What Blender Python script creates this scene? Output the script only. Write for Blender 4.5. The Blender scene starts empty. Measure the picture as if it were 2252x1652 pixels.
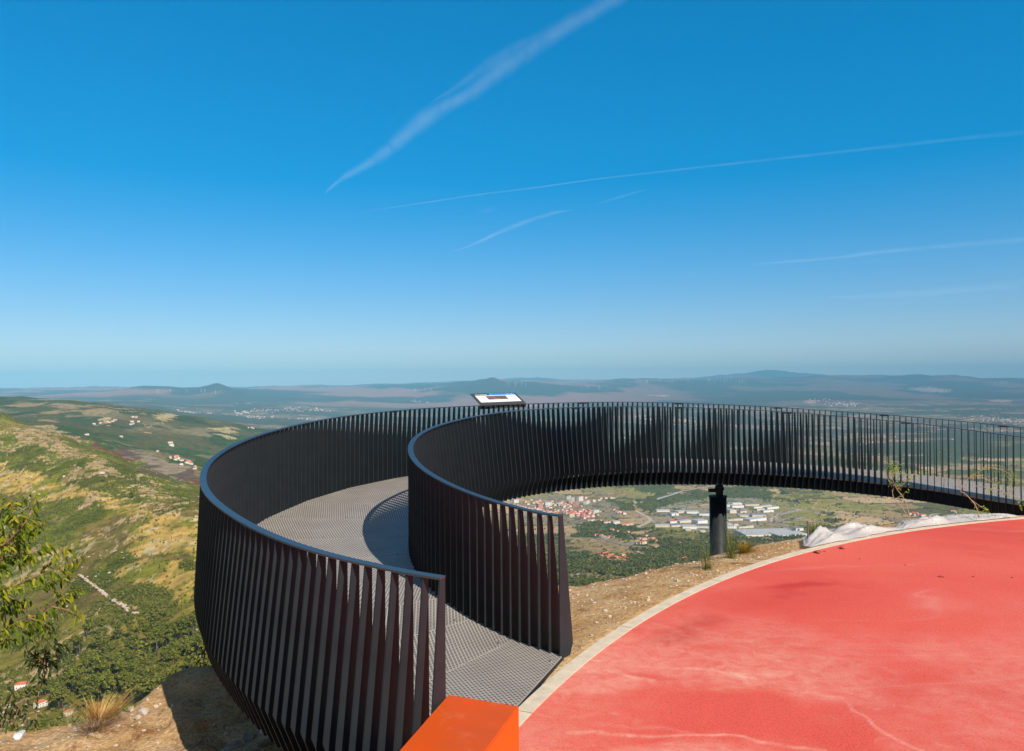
import bpy, bmesh, math, random
import numpy as np
from mathutils import Vector, Matrix
random.seed(7)
RNG = np.random.default_rng(7)
PI = math.pi
sc = bpy.context.scene
COL = sc.collection

# ------------------------------------------------------------------ camera
# measurements were taken on a 2251 x 1652 view of the photograph
F, CX, CY = 1733.0, 1125.5, 826.0
CAM_Z = 2.13
PITCH = math.atan(19.0 / F)
ROLL = math.radians(0.4)
cam_d = bpy.data.cameras.new('camera')
cam_d.sensor_width = 36.0
cam_d.lens = 36.0 * F / 2251.0
cam_d.clip_start = 0.1
cam_d.clip_end = 200000.0
cam = bpy.data.objects.new('camera', cam_d)
COL.objects.link(cam)
RM = Matrix.Rotation(PI / 2 + PITCH, 3, 'X') @ Matrix.Rotation(-ROLL, 3, 'Z')
cam.matrix_world = Matrix.Translation((0, 0, CAM_Z)) @ RM.to_4x4()
sc.camera = cam
RN = np.array(RM)


def ray(px, py):
    v = RM @ Vector(((px - CX) / F, -(py - CY) / F, -1.0))
    return v / v.y


def W(px, py, d):
    v = ray(px, py)
    return Vector((v.x * d, d, CAM_Z + v.z * d))


def proj(x, y, z):
    """numpy world -> photo px, py"""
    P = np.stack([x, y, z - CAM_Z], -1)
    c = P @ RN          # world -> camera (RN columns are camera axes)
    return CX + F * c[..., 0] / -c[..., 2], CY - F * c[..., 1] / -c[..., 2]


# ------------------------------------------------------------------ tagging
def tag(o, label=None, cat=None, group=None, kind=None):
    if label: o['label'] = label
    if cat: o['category'] = cat
    if group: o['group'] = group
    if kind: o['kind'] = kind
    return o


def empty(name, loc=(0, 0, 0), **k):
    o = bpy.data.objects.new(name, None)
    o.location = loc
    COL.objects.link(o)
    return tag(o, **k)


class MB:
    def __init__(s):
        s.v, s.f, s.m, s.uv = [], [], [], []

    def add(s, vs, fs, mi=0, uvs=None):
        b = len(s.v)
        s.v.extend([tuple(p) for p in vs])
        for i, f in enumerate(fs):
            s.f.append([b + k for k in f])
            s.m.append(mi)
            s.uv.append(uvs[i] if uvs else [(0, 0)] * len(f))
        return s

    def box(s, c, size, rot=None, mi=0):
        hx, hy, hz = size[0] / 2, size[1] / 2, size[2] / 2
        R = rot if rot is not None else Matrix.Identity(3)
        c = Vector(c)
        vs = [c + R @ Vector((x * hx, y * hy, z * hz)) for x in (-1, 1) for y in (-1, 1) for z in (-1, 1)]
        fs = [(0, 1, 3, 2), (4, 6, 7, 5), (0, 4, 5, 1), (2, 3, 7, 6), (0, 2, 6, 4), (1, 5, 7, 3)]
        return s.add(vs, fs, mi)

    def tube(s, pts, rad, n=6, mi=0, cap=True):
        pts = [Vector(p) for p in pts]
        if not hasattr(rad, '__len__'): rad = [rad] * len(pts)
        rings = []
        up = Vector((0, 0, 1))
        for i, p in enumerate(pts):
            t = (pts[min(i + 1, len(pts) - 1)] - pts[max(i - 1, 0)])
            if t.length < 1e-9: t = Vector((0, 0, 1))
            t.normalize()
            a = up if abs(t.dot(up)) < 0.95 else Vector((1, 0, 0))
            u = t.cross(a).normalized(); w = t.cross(u)
            rings.append([p + (u * math.cos(2 * PI * k / n) + w * math.sin(2 * PI * k / n)) * rad[i] for k in range(n)])
        vs = [q for r in rings for q in r]
        fs = []
        for i in range(len(pts) - 1):
            for k in range(n):
                a = i * n + k; b = i * n + (k + 1) % n
                fs.append((a, b, b + n, a + n))
        if cap:
            fs.append(tuple(range(n - 1, -1, -1)))
            fs.append(tuple((len(pts) - 1) * n + k for k in range(n)))
        return s.add(vs, fs, mi)

    def build(s, name, mats, parent=None, smooth=False, loc=None):
        me = bpy.data.meshes.new(name)
        me.from_pydata(s.v, [], s.f)
        if not isinstance(mats, (list, tuple)): mats = [mats]
        for m in mats: me.materials.append(m)
        me.polygons.foreach_set('material_index', s.m)
        if any(any(u != (0, 0) for u in q) for q in s.uv):
            l = me.uv_layers.new(name='UVMap')
            l.data.foreach_set('uv', [c for q in s.uv for u in q for c in u])
        if smooth: me.polygons.foreach_set('use_smooth', [True] * len(s.f))
        me.update()
        o = bpy.data.objects.new(name, me)
        COL.objects.link(o)
        if parent: o.parent = parent
        if loc is not None: o.location = loc
        return o


def np_mesh(name, V, Fq, mats, smooth=False, attr=None):
    """fast mesh from numpy; Fq is n x 3 or n x 4"""
    me = bpy.data.meshes.new(name)
    k = Fq.shape[1]
    me.vertices.add(len(V)); me.vertices.foreach_set('co', V.astype(np.float32).ravel())
    me.loops.add(Fq.size); me.loops.foreach_set('vertex_index', Fq.astype(np.int32).ravel())
    me.polygons.add(len(Fq))
    me.polygons.foreach_set('loop_start', np.arange(0, Fq.size, k, dtype=np.int32))
    me.polygons.foreach_set('loop_total', np.full(len(Fq), k, dtype=np.int32))
    if smooth: me.polygons.foreach_set('use_smooth', np.ones(len(Fq), dtype=bool))
    if not isinstance(mats, (list, tuple)): mats = [mats]
    for m in mats: me.materials.append(m)
    me.update(calc_edges=True)
    if attr is not None:
        a = me.color_attributes.new('cover', 'FLOAT_COLOR', 'POINT')
        a.data.foreach_set('color', attr.astype(np.float32).ravel())
    o = bpy.data.objects.new(name, me)
    COL.objects.link(o)
    return o


# ------------------------------------------------------------------ materials
def mat(name):
    m = bpy.data.materials.new(name)
    m.use_nodes = True
    nt = m.node_tree
    return m, nt, nt.nodes['Principled BSDF']


def N(nt, t, **k):
    n = nt.nodes.new(t)
    for a, b in k.items(): setattr(n, a, b)
    return n


def ramp(nt, src, stops):
    r = N(nt, 'ShaderNodeValToRGB')
    e = r.color_ramp.elements
    e[0].position, e[0].color = stops[0][0], (*stops[0][1], 1)
    e[1].position, e[1].color = stops[-1][0], (*stops[-1][1], 1)
    for p, c in stops[1:-1]:
        x = e.new(p); x.color = (*c, 1)
    nt.links.new(src, r.inputs[0])
    return r.outputs[0]


def noise(nt, scale, detail=5, rough=0.55, vec=None, dist=0.0):
    n = N(nt, 'ShaderNodeTexNoise')
    n.inputs['Scale'].default_value = scale
    n.inputs['Detail'].default_value = detail
    n.inputs['Roughness'].default_value = rough
    n.inputs['Distortion'].default_value = dist
    if vec is not None: nt.links.new(vec, n.inputs['Vector'])
    return n.outputs[0]


def objco(nt):
    return N(nt, 'ShaderNodeTexCoord').outputs['Object']


def bump(nt, bs, h, strength, dist):
    b = N(nt, 'ShaderNodeBump')
    b.inputs['Strength'].default_value = strength
    b.inputs['Distance'].default_value = dist
    nt.links.new(h, b.inputs['Height'])
    nt.links.new(b.outputs[0], bs.inputs['Normal'])


def mixc(nt, fac, a, b, blend='MIX'):
    m = N(nt, 'ShaderNodeMix', data_type='RGBA', blend_type=blend)
    for key, val in ((0, fac), (6, a), (7, b)):
        if hasattr(val, 'is_output'): nt.links.new(val, m.inputs[key])
        else: m.inputs[key].default_value = val if key == 0 else (*val, 1)
    return m.outputs[2]


def simple(name, col, rough=0.6, var=0.0, scale=8.0, bmp=0.0, metal=0.0, dark=None, spec=0.5):
    m, nt, bs = mat(name)
    bs.inputs['Roughness'].default_value = rough
    bs.inputs['Metallic'].default_value = metal
    bs.inputs['Specular IOR Level'].default_value = spec
    if var or dark:
        co = objco(nt)
        f = noise(nt, scale, 6, 0.6, co)
        a = dark if dark else tuple(c * (1 - var) for c in col)
        b = tuple(min(1, c * (1 + var)) for c in col)
        c = ramp(nt, f, [(0.32, a), (0.5, col), (0.68, b)])
        nt.links.new(c, bs.inputs['Base Color'])
        if bmp: bump(nt, bs, f, 0.6, bmp)
    else:
        bs.inputs['Base Color'].default_value = (*col, 1)
    return m


def mat_metal():
    m, nt, bs = mat('black_powder_coated_steel')
    co = objco(nt)
    f = noise(nt, 5, 5, 0.6, co)
    c = ramp(nt, f, [(0.3, (0.020, 0.025, 0.030)), (0.7, (0.027, 0.032, 0.038))])
    nt.links.new(c, bs.inputs['Base Color'])
    fr = noise(nt, 300, 2, 0.5, co)
    r = N(nt, 'ShaderNodeMapRange'); r.inputs[3].default_value = 0.42; r.inputs[4].default_value = 0.6
    nt.links.new(fr, r.inputs[0]); nt.links.new(r.outputs[0], bs.inputs['Roughness'])
    bs.inputs['Specular IOR Level'].default_value = 0.24
    bump(nt, bs, fr, 0.15, 0.0006)
    return m


def mat_grating():
    """expanded-metal walkway panel: raised bright mesh strands over dark openings"""
    m, nt, bs = mat('expanded_metal_grating')
    uv = N(nt, 'ShaderNodeUVMap').outputs[0]
    sx = N(nt, 'ShaderNodeSeparateXYZ'); nt.links.new(uv, sx.inputs[0])

    def mth(op, a, b=None):
        n = N(nt, 'ShaderNodeMath', operation=op)
        for i, q in enumerate((a, b)):
            if q is None: continue
            if hasattr(q, 'is_output'): nt.links.new(q, n.inputs[i])
            else: n.inputs[i].default_value = q
        return n.outputs[0]
    u = mth('MULTIPLY',  sx.outputs[0], 1 / 0.060)
    v = mth('MULTIPLY', sx.outputs[1], 1 / 0.032)
    a = mth('FRACT', mth('ADD', u, v)); b = mth('FRACT', mth('SUBTRACT', u, v))
    da = mth('ABSOLUTE', mth('SUBTRACT', a, 0.5)); db = mth('ABSOLUTE', mth('SUBTRACT', b, 0.5))
    hole = mth('LESS_THAN', mth('MAXIMUM', da, db), 0.33)          # inside the diamond
    fl = mth('MULTIPLY', mth('SUBTRACT', 0.5, mth('MAXIMUM', da, db)), 2.0)
    nz = noise(nt, 3.0, 4, 0.6, objco(nt))
    base = ramp(nt, nz, [(0.3, (0.50, 0.445, 0.39)), (0.7, (0.62, 0.555, 0.49))])
    col = mixc(nt, hole, base, (0.13, 0.12, 0.11))
    nt.links.new(col, bs.inputs['Base Color'])
    bs.inputs['Roughness'].default_value = 0.5
    bs.inputs['Metallic'].default_value = 0.25
    bump(nt, bs, fl, 0.35, 0.006)
    return m


def mat_plaza():
    m, nt, bs = mat('red_painted_concrete')
    co = objco(nt)
    big = noise(nt, 0.32, 5, 0.6, co, 0.6)
    base = ramp(nt, big, [(0.30, (0.70, 0.075, 0.046)), (0.5, (0.78, 0.100, 0.064)), (0.72, (0.82, 0.135, 0.085))])
    mp = N(nt, 'ShaderNodeMapping'); nt.links.new(co, mp.inputs[0])
    mp.inputs['Location'].default_value = (3.1, 1.2, 0); mp.inputs['Scale'].default_value = (0.35, 0.9, 1)
    mp.inputs['Rotation'].default_value = (0, 0, 0.5)
    # dusty pale runs left by dried rain water: thin ridges of a warped noise
    rn = noise(nt, 0.55, 3, 0.5, mp.outputs[0], 1.2)
    s1 = N(nt, 'ShaderNodeMath', operation='SUBTRACT'); s1.inputs[1].default_value = 0.5; nt.links.new(rn, s1.inputs[0])
    ab = N(nt, 'ShaderNodeMath', operation='ABSOLUTE'); nt.links.new(s1.outputs[0], ab.inputs[0])
    run = ramp(nt, ab.outputs[0], [(0.0, (1, 1, 1)), (0.012, (0.35, 0.35, 0.35)), (0.05, (0, 0, 0))])
    msk = ramp(nt, noise(nt, 0.4, 3, 0.6, co), [(0.48, (0, 0, 0)), (0.62, (1, 1, 1))])
    rm = mixc(nt, 1.0, run, msk, 'MULTIPLY')
    sep = N(nt, 'ShaderNodeSeparateColor'); nt.links.new(rm, sep.inputs[0])
    k = N(nt, 'ShaderNodeMath', operation='MULTIPLY'); k.inputs[1].default_value = 0.22
    nt.links.new(sep.outputs[0], k.inputs[0])
    c1 = mixc(nt, k.outputs[0], base, (0.86, 0.46, 0.38))
    # worn pale haze toward the rim facing the walkway, and speckle
    sp = noise(nt, 75, 4, 0.75, co)
    spk = ramp(nt, sp, [(0.35, (0.72, 0.70, 0.70)), (0.5, (1, 1, 1)), (0.68, (1.15, 1.25, 1.25))])
    c2 = mixc(nt, 1.0, c1, spk, 'MULTIPLY')
    vo = N(nt, 'ShaderNodeTexVoronoi'); vo.inputs['Scale'].default_value = 26; nt.links.new(co, vo.inputs['Vector'])
    gr_ = ramp(nt, vo.outputs['Distance'], [(0.0, (0.45, 0.40, 0.40)), (0.10, (0.6, 0.55, 0.55)), (0.14, (1, 1, 1))])
    gm2 = ramp(nt, noise(nt, 1.7, 4, 0.7, co), [(0.50, (1, 1, 1)), (0.60, (0, 0, 0))])
    gfac = N(nt, 'ShaderNodeSeparateColor'); nt.links.new(gm2, gfac.inputs[0])
    c2g = mixc(nt, 1.0, c2, gr_, 'MULTIPLY'); c2 = mixc(nt, gfac.outputs[0], c2g, c2)
    at = N(nt, 'ShaderNodeAttribute', attribute_name='cover')      # stains, wear: R dark wet stain, G pale wear
    sa = N(nt, 'ShaderNodeSeparateColor'); nt.links.new(at.outputs[0], sa.inputs[0])
    c3 = mixc(nt, sa.outputs[0], c2, (0.56, 0.030, 0.016))
    wn_ = N(nt, 'ShaderNodeMapRange'); nt.links.new(noise(nt, 7, 7, 0.75, co, 0.8), wn_.inputs[0]); wn_.inputs[1].default_value = 0.35; wn_.inputs[2].default_value = 0.65; wn_.inputs[3].default_value = 0.35; wn_.inputs[4].default_value = 1.5
    wm_ = N(nt, 'ShaderNodeMath', operation='MULTIPLY', use_clamp=True); nt.links.new(wn_.outputs[0], wm_.inputs[0]); nt.links.new(sa.outputs[1], wm_.inputs[1])
    c4 = mixc(nt, wm_.outputs[0], c3, (0.88, 0.42, 0.31))
    nt.links.new(c4, bs.inputs['Base Color'])
    bs.inputs['Roughness'].default_value = 0.75
    bump(nt, bs, noise(nt, 220, 3, 0.6, co), 0.35, 0.003)
    return m


def mat_dirt():
    m, nt, bs = mat('sandy_soil')
    co = objco(nt)
    a = noise(nt, 1.3, 6, 0.65, co)
    b = noise(nt, 22, 5, 0.7, co)
    a2 = noise(nt, 3.2, 7, 0.7, co, 1.0)
    c = ramp(nt, a, [(0.3, (0.50, 0.27, 0.10)), (0.5, (0.64, 0.40, 0.19)), (0.7, (0.74, 0.52, 0.30))])
    d = ramp(nt, b, [(0.3, (0.62, 0.6, 0.58)), (0.5, (1, 1, 1)), (0.7, (1.25, 1.22, 1.2))])
    c = mixc(nt, 1.0, c, ramp(nt, a2, [(0.34, (0.60, 0.48, 0.42)), (0.45, (1, 1, 1)), (0.7, (1.12, 1.15, 1.2))]), 'MULTIPLY')
    cc = mixc(nt, 1.0, c, d, 'MULTIPLY')
    v = N(nt, 'ShaderNodeTexVoronoi'); v.inputs['Scale'].default_value = 34; nt.links.new(co, v.inputs['Vector'])
    peb = ramp(nt, v.outputs['Distance'], [(0.0, (1, 1, 1)), (0.16, (1, 1, 1)), (0.2, (0, 0, 0))])
    pm = ramp(nt, noise(nt, 5, 3, 0.5, co), [(0.52, (0, 0, 0)), (0.6, (1, 1, 1))])
    q = mixc(nt, 1.0, peb, pm, 'MULTIPLY')
    s = N(nt, 'ShaderNodeSeparateColor'); nt.links.new(q, s.inputs[0])
    c5 = mixc(nt, s.outputs[0], cc, (0.60, 0.52, 0.44))
    nt.links.new(c5, bs.inputs['Base Color'])
    bs.inputs['Roughness'].default_value = 0.95
    bs.inputs['Specular IOR Level'].default_value = 0.15
    bump(nt, bs, b, 1.0, 0.05)
    return m


def mat_terrain():
    m, nt, bs = mat('valley_land_cover')
    at = N(nt, 'ShaderNodeAttribute', attribute_name='cover')
    co = objco(nt)
    f1 = noise(nt, 0.045, 8, 0.72, co)
    c = ramp(nt, f1, [(0.34, (0.50, 0.58, 0.52)), (0.5, (1, 1, 1)), (0.66, (1.45, 1.36, 1.25))])
    cc = mixc(nt, 1.0, at.outputs[0], c, 'MULTIPLY')
    nt.links.new(cc, bs.inputs['Base Color'])
    bs.inputs['Roughness'].default_value = 1.0
    bs.inputs['Specular IOR Level'].default_value = 0.0
    bump(nt, bs, f1, 1.0, 5.0)
    return m


def mat_foliage(name, cols, trans=0.25, scale=2.0):
    m, nt, bs = mat(name)
    co = objco(nt)
    rnd = N(nt, 'ShaderNodeNewGeometry').outputs['Random Per Island']
    n2 = noise(nt, scale, 3, 0.6, co)
    md = N(nt, 'ShaderNodeMath', operation='ADD'); nt.links.new(rnd, md.inputs[0]); nt.links.new(n2, md.inputs[1])
    hf = N(nt, 'ShaderNodeMath', operation='MULTIPLY'); hf.inputs[1].default_value = 0.5; nt.links.new(md.outputs[0], hf.inputs[0])
    c = ramp(nt, hf.outputs[0], [(0.25, cols[0]), (0.5, cols[1]), (0.75, cols[2])])
    nt.links.new(c, bs.inputs['Base Color'])
    bs.inputs['Roughness'].default_value = 0.6
    bs.inputs['Specular IOR Level'].default_value = 0.3
    tr = N(nt, 'ShaderNodeBsdfTranslucent'); nt.links.new(c, tr.inputs[0])
    mx = N(nt, 'ShaderNodeMixShader'); mx.inputs[0].default_value = trans
    nt.links.new(bs.outputs[0], mx.inputs[1]); nt.links.new(tr.outputs[0], mx.inputs[2])
    nt.links.new(mx.outputs[0], nt.nodes['Material Output'].inputs[0])
    return m


M = dict(
    metal=mat_metal(), grating=mat_grating(), plaza=mat_plaza(), dirt=mat_dirt(), terrain=mat_terrain(),
    kerb=simple('pale_concrete', (0.68, 0.57, 0.43), 0.85, 0.14, 9, 0.002),
    orange=simple('orange_paint', (0.80, 0.130, 0.008), 0.5, 0.10, 2.2, 0.001, dark=(0.66, 0.12, 0.02)),
    white=simple('white_render', (0.80, 0.78, 0.74), 0.8, 0.08, 0.3),
    cream=simple('cream_render', (0.72, 0.60, 0.44), 0.8, 0.08, 0.3),
    pinkw=simple('pink_render', (0.62, 0.30, 0.24), 0.8, 0.08, 0.3),
    tile=simple('orange_roof_tile', (0.58, 0.17, 0.07), 0.8, 0.25, 0.75),
    sheet=simple('pale_sheet_roof', (0.50, 0.47, 0.44), 0.6, 0.1, 0.05),
    dsheet=simple('blue_grey_sheet_roof', (0.22, 0.25, 0.29), 0.6, 0.15, 0.05),
    roadm=simple('pale_dusty_road', (0.50, 0.42, 0.34), 0.9, 0.1, 0.02),
    asphalt=simple('worn_asphalt', (0.26, 0.25, 0.25), 0.9, 0.1, 0.02),
    glass=simple('window_dark', (0.05, 0.06, 0.08), 0.2),
    turb=simple('turbine_white', (0.85, 0.86, 0.88), 0.4),
    bark=simple('reddish_bark', (0.30, 0.15, 0.09), 0.8, 0.3, 30, 0.002),
    pbark=simple('pine_bark', (0.19, 0.13, 0.10), 0.9, 0.3, 3, 0.01),
    twig=simple('pale_twig', (0.42, 0.30, 0.19), 0.8, 0.2, 20),
    leaf=mat_foliage('cherry_leaf', [(0.045, 0.085, 0.004), (0.17, 0.24, 0.008), (0.42, 0.38, 0.015)], 0.28, 3),
    dleaf=mat_foliage('shade_dark_leaf', [(0.012, 0.022, 0.006), (0.03, 0.05, 0.010), (0.06, 0.09, 0.015)], 0.1, 3),  # leaf colour itself darkened, standing in for shade on these plants
    bleaf=mat_foliage('fresh_leaf', [(0.22, 0.36, 0.02), (0.34, 0.50, 0.03), (0.50, 0.62, 0.05)], 0.4, 3),
    pine=mat_foliage('pine_needles', [(0.08, 0.10, 0.010), (0.18, 0.20, 0.017), (0.30, 0.30, 0.030)], 0.22, 0.15),
    scrub=mat_foliage('scrub_leaves', [(0.095, 0.110, 0.012), (0.17, 0.18, 0.020), (0.27, 0.23, 0.04)], 0.15, 0.02),
    forest=mat_foliage('forest_canopy', [(0.055, 0.062, 0.010), (0.11, 0.12, 0.015), (0.20, 0.19, 0.026)], 0.1, 0.01),
    gblade=mat_foliage('green_grass_blade', [(0.06, 0.09, 0.012), (0.12, 0.15, 0.02), (0.24, 0.22, 0.04)], 0.3, 3),
    dryblade=mat_foliage('dry_grass_blade', [(0.42, 0.20, 0.05), (0.62, 0.38, 0.11), (0.72, 0.52, 0.22)], 0.3, 3),
    rustblade=mat_foliage('rusty_grass_blade', [(0.20, 0.12, 0.01), (0.34, 0.19, 0.01), (0.42, 0.28, 0.03)], 0.3, 3),
    rock=simple('pale_granite', (0.56, 0.45, 0.36), 0.9, 0.25, 6, 0.02),
    grock=simple('grey_granite', (0.30, 0.27, 0.24), 0.9, 0.3, 6, 0.02),
    brick=simple('broken_red_brick', (0.42, 0.10, 0.07), 0.9, 0.3, 30, 0.003),
    rust=simple('rusty_steel', (0.16, 0.11, 0.09), 0.8, 0.3, 30),
    bag=simple('white_plastic', (0.72, 0.72, 0.76), 0.3),
    steel=simple('bare_steel', (0.7, 0.7, 0.7), 0.3, metal=1.0),
    wood=simple('weathered_board', (0.30, 0.20, 0.13), 0.8, 0.3, 10),
    panel_dark=simple('dark_grey_coated_panel', (0.060, 0.064, 0.066), 0.45, 0.1, 6),
    p_white=simple('printed_white', (0.82, 0.84, 0.86), 0.4),
    p_blue=simple('printed_blue', (0.02, 0.24, 0.72), 0.4),
    p_black=simple('printed_black', (0.03, 0.03, 0.035), 0.4),
    p_photo=simple('printed_landscape', (0.16, 0.11, 0.09), 0.4, 0.8, 9, dark=(0.05, 0.055, 0.06)),
)


def mat_plastic():
    m, nt, bs = mat('crumpled_clear_plastic')
    bs.inputs['Base Color'].default_value = (0.90, 0.86, 0.84, 1)
    bs.inputs['Roughness'].default_value = 0.12
    bs.inputs['Specular IOR Level'].default_value = 0.8
    bump(nt, bs, noise(nt, 9, 6, 0.7, objco(nt), 2.5), 0.45, 0.02)
    tp = N(nt, 'ShaderNodeBsdfTransparent')
    tl = N(nt, 'ShaderNodeBsdfTranslucent'); tl.inputs[0].default_value = (0.8, 0.76, 0.74, 1)
    m1 = N(nt, 'ShaderNodeMixShader'); m1.inputs[0].default_value = 0.25
    m2 = N(nt, 'ShaderNodeMixShader'); m2.inputs[0].default_value = 0.4
    nt.links.new(bs.outputs[0], m1.inputs[1]); nt.links.new(tl.outputs[0], m1.inputs[2])
    nt.links.new(m1.outputs[0], m2.inputs[1]); nt.links.new(tp.outputs[0], m2.inputs[2])
    nt.links.new(m2.outputs[0], nt.nodes['Material Output'].inputs[0])
    return m


M['plastic'] = mat_plastic()


# ------------------------------------------------------------------ numpy noise and curves
def hash2(ix, iy, s):
    h = (ix.astype(np.int64) * 374761393 + iy.astype(np.int64) * 668265263 + s * 974711) & 0xFFFFFFFF
    h = ((h ^ (h >> 13)) * 1274126177) & 0xFFFFFFFF
    return ((h ^ (h >> 16)) & 0xFFFF) / 65535.0


def vnoise(x, y, s=0):
    ix, iy = np.floor(x), np.floor(y)
    fx, fy = x - ix, y - iy
    fx = fx * fx * (3 - 2 * fx); fy = fy * fy * (3 - 2 * fy)
    a = hash2(ix, iy, s); b = hash2(ix + 1, iy, s); c = hash2(ix, iy + 1, s); d = hash2(ix + 1, iy + 1, s)
    return (a * (1 - fx) + b * fx) * (1 - fy) + (c * (1 - fx) + d * fx) * fy


def fbm(x, y, o=5, s=0, g=0.5):
    t, a, n = 0, 1.0, 0
    for i in range(o):
        t = t + a * vnoise(x * 2 ** i + 17.3 * i, y * 2 ** i - 9.1 * i, s + i)
        n += a; a *= g
    return t / n


def sst(a, b, x):
    t = np.clip((x - a) / (b - a), 0, 1)
    return t * t * (3 - 2 * t)


def in_poly(px, py, poly):
    r = np.zeros(np.shape(px), bool)
    n = len(poly)
    for i in range(n):
        x0, y0 = poly[i]; x1, y1 = poly[(i + 1) % n]
        if y0 == y1: continue
        c = ((y0 > py) != (y1 > py)) & (px < (x1 - x0) * (py - y0) / (y1 - y0) + x0)
        r ^= c
    return r


def catmull(P, n=24):
    P = np.array(P, float)
    Q = np.vstack([2 * P[0] - P[1], P, 2 * P[-1] - P[-2]])
    out = []
    for i in range(1, len(Q) - 2):
        a, b, c, d = Q[i - 1], Q[i], Q[i + 1], Q[i + 2]
        for t in np.linspace(0, 1, n, endpoint=False):
            out.append(0.5 * ((2 * b) + (-a + c) * t + (2 * a - 5 * b + 4 * c - d) * t * t + (-a + 3 * b - 3 * c + d) * t ** 3))
    out.append(P[-1])
    return np.array(out)


def arclen(P):
    return np.concatenate([[0], np.cumsum(np.linalg.norm(np.diff(P[:, :2], axis=0), axis=1))])


def at_s(P, S, s):
    return np.array([np.interp(s, S, P[:, k]) for k in range(3)])


def smooth_curve(P, step=0.05, win=21):
    S = arclen(P); L = S[-1]
    n = int(L / step)
    Q = np.array([at_s(P, S, s) for s in np.linspace(0, L, n)])
    h = win // 2
    for _ in range(2):
        R = Q.copy()
        for i in range(1, n - 1):
            k = min(h, i, n - 1 - i)
            R[i] = Q[i - k:i + k + 1].mean(0)
        Q = R
    return Q


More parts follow.
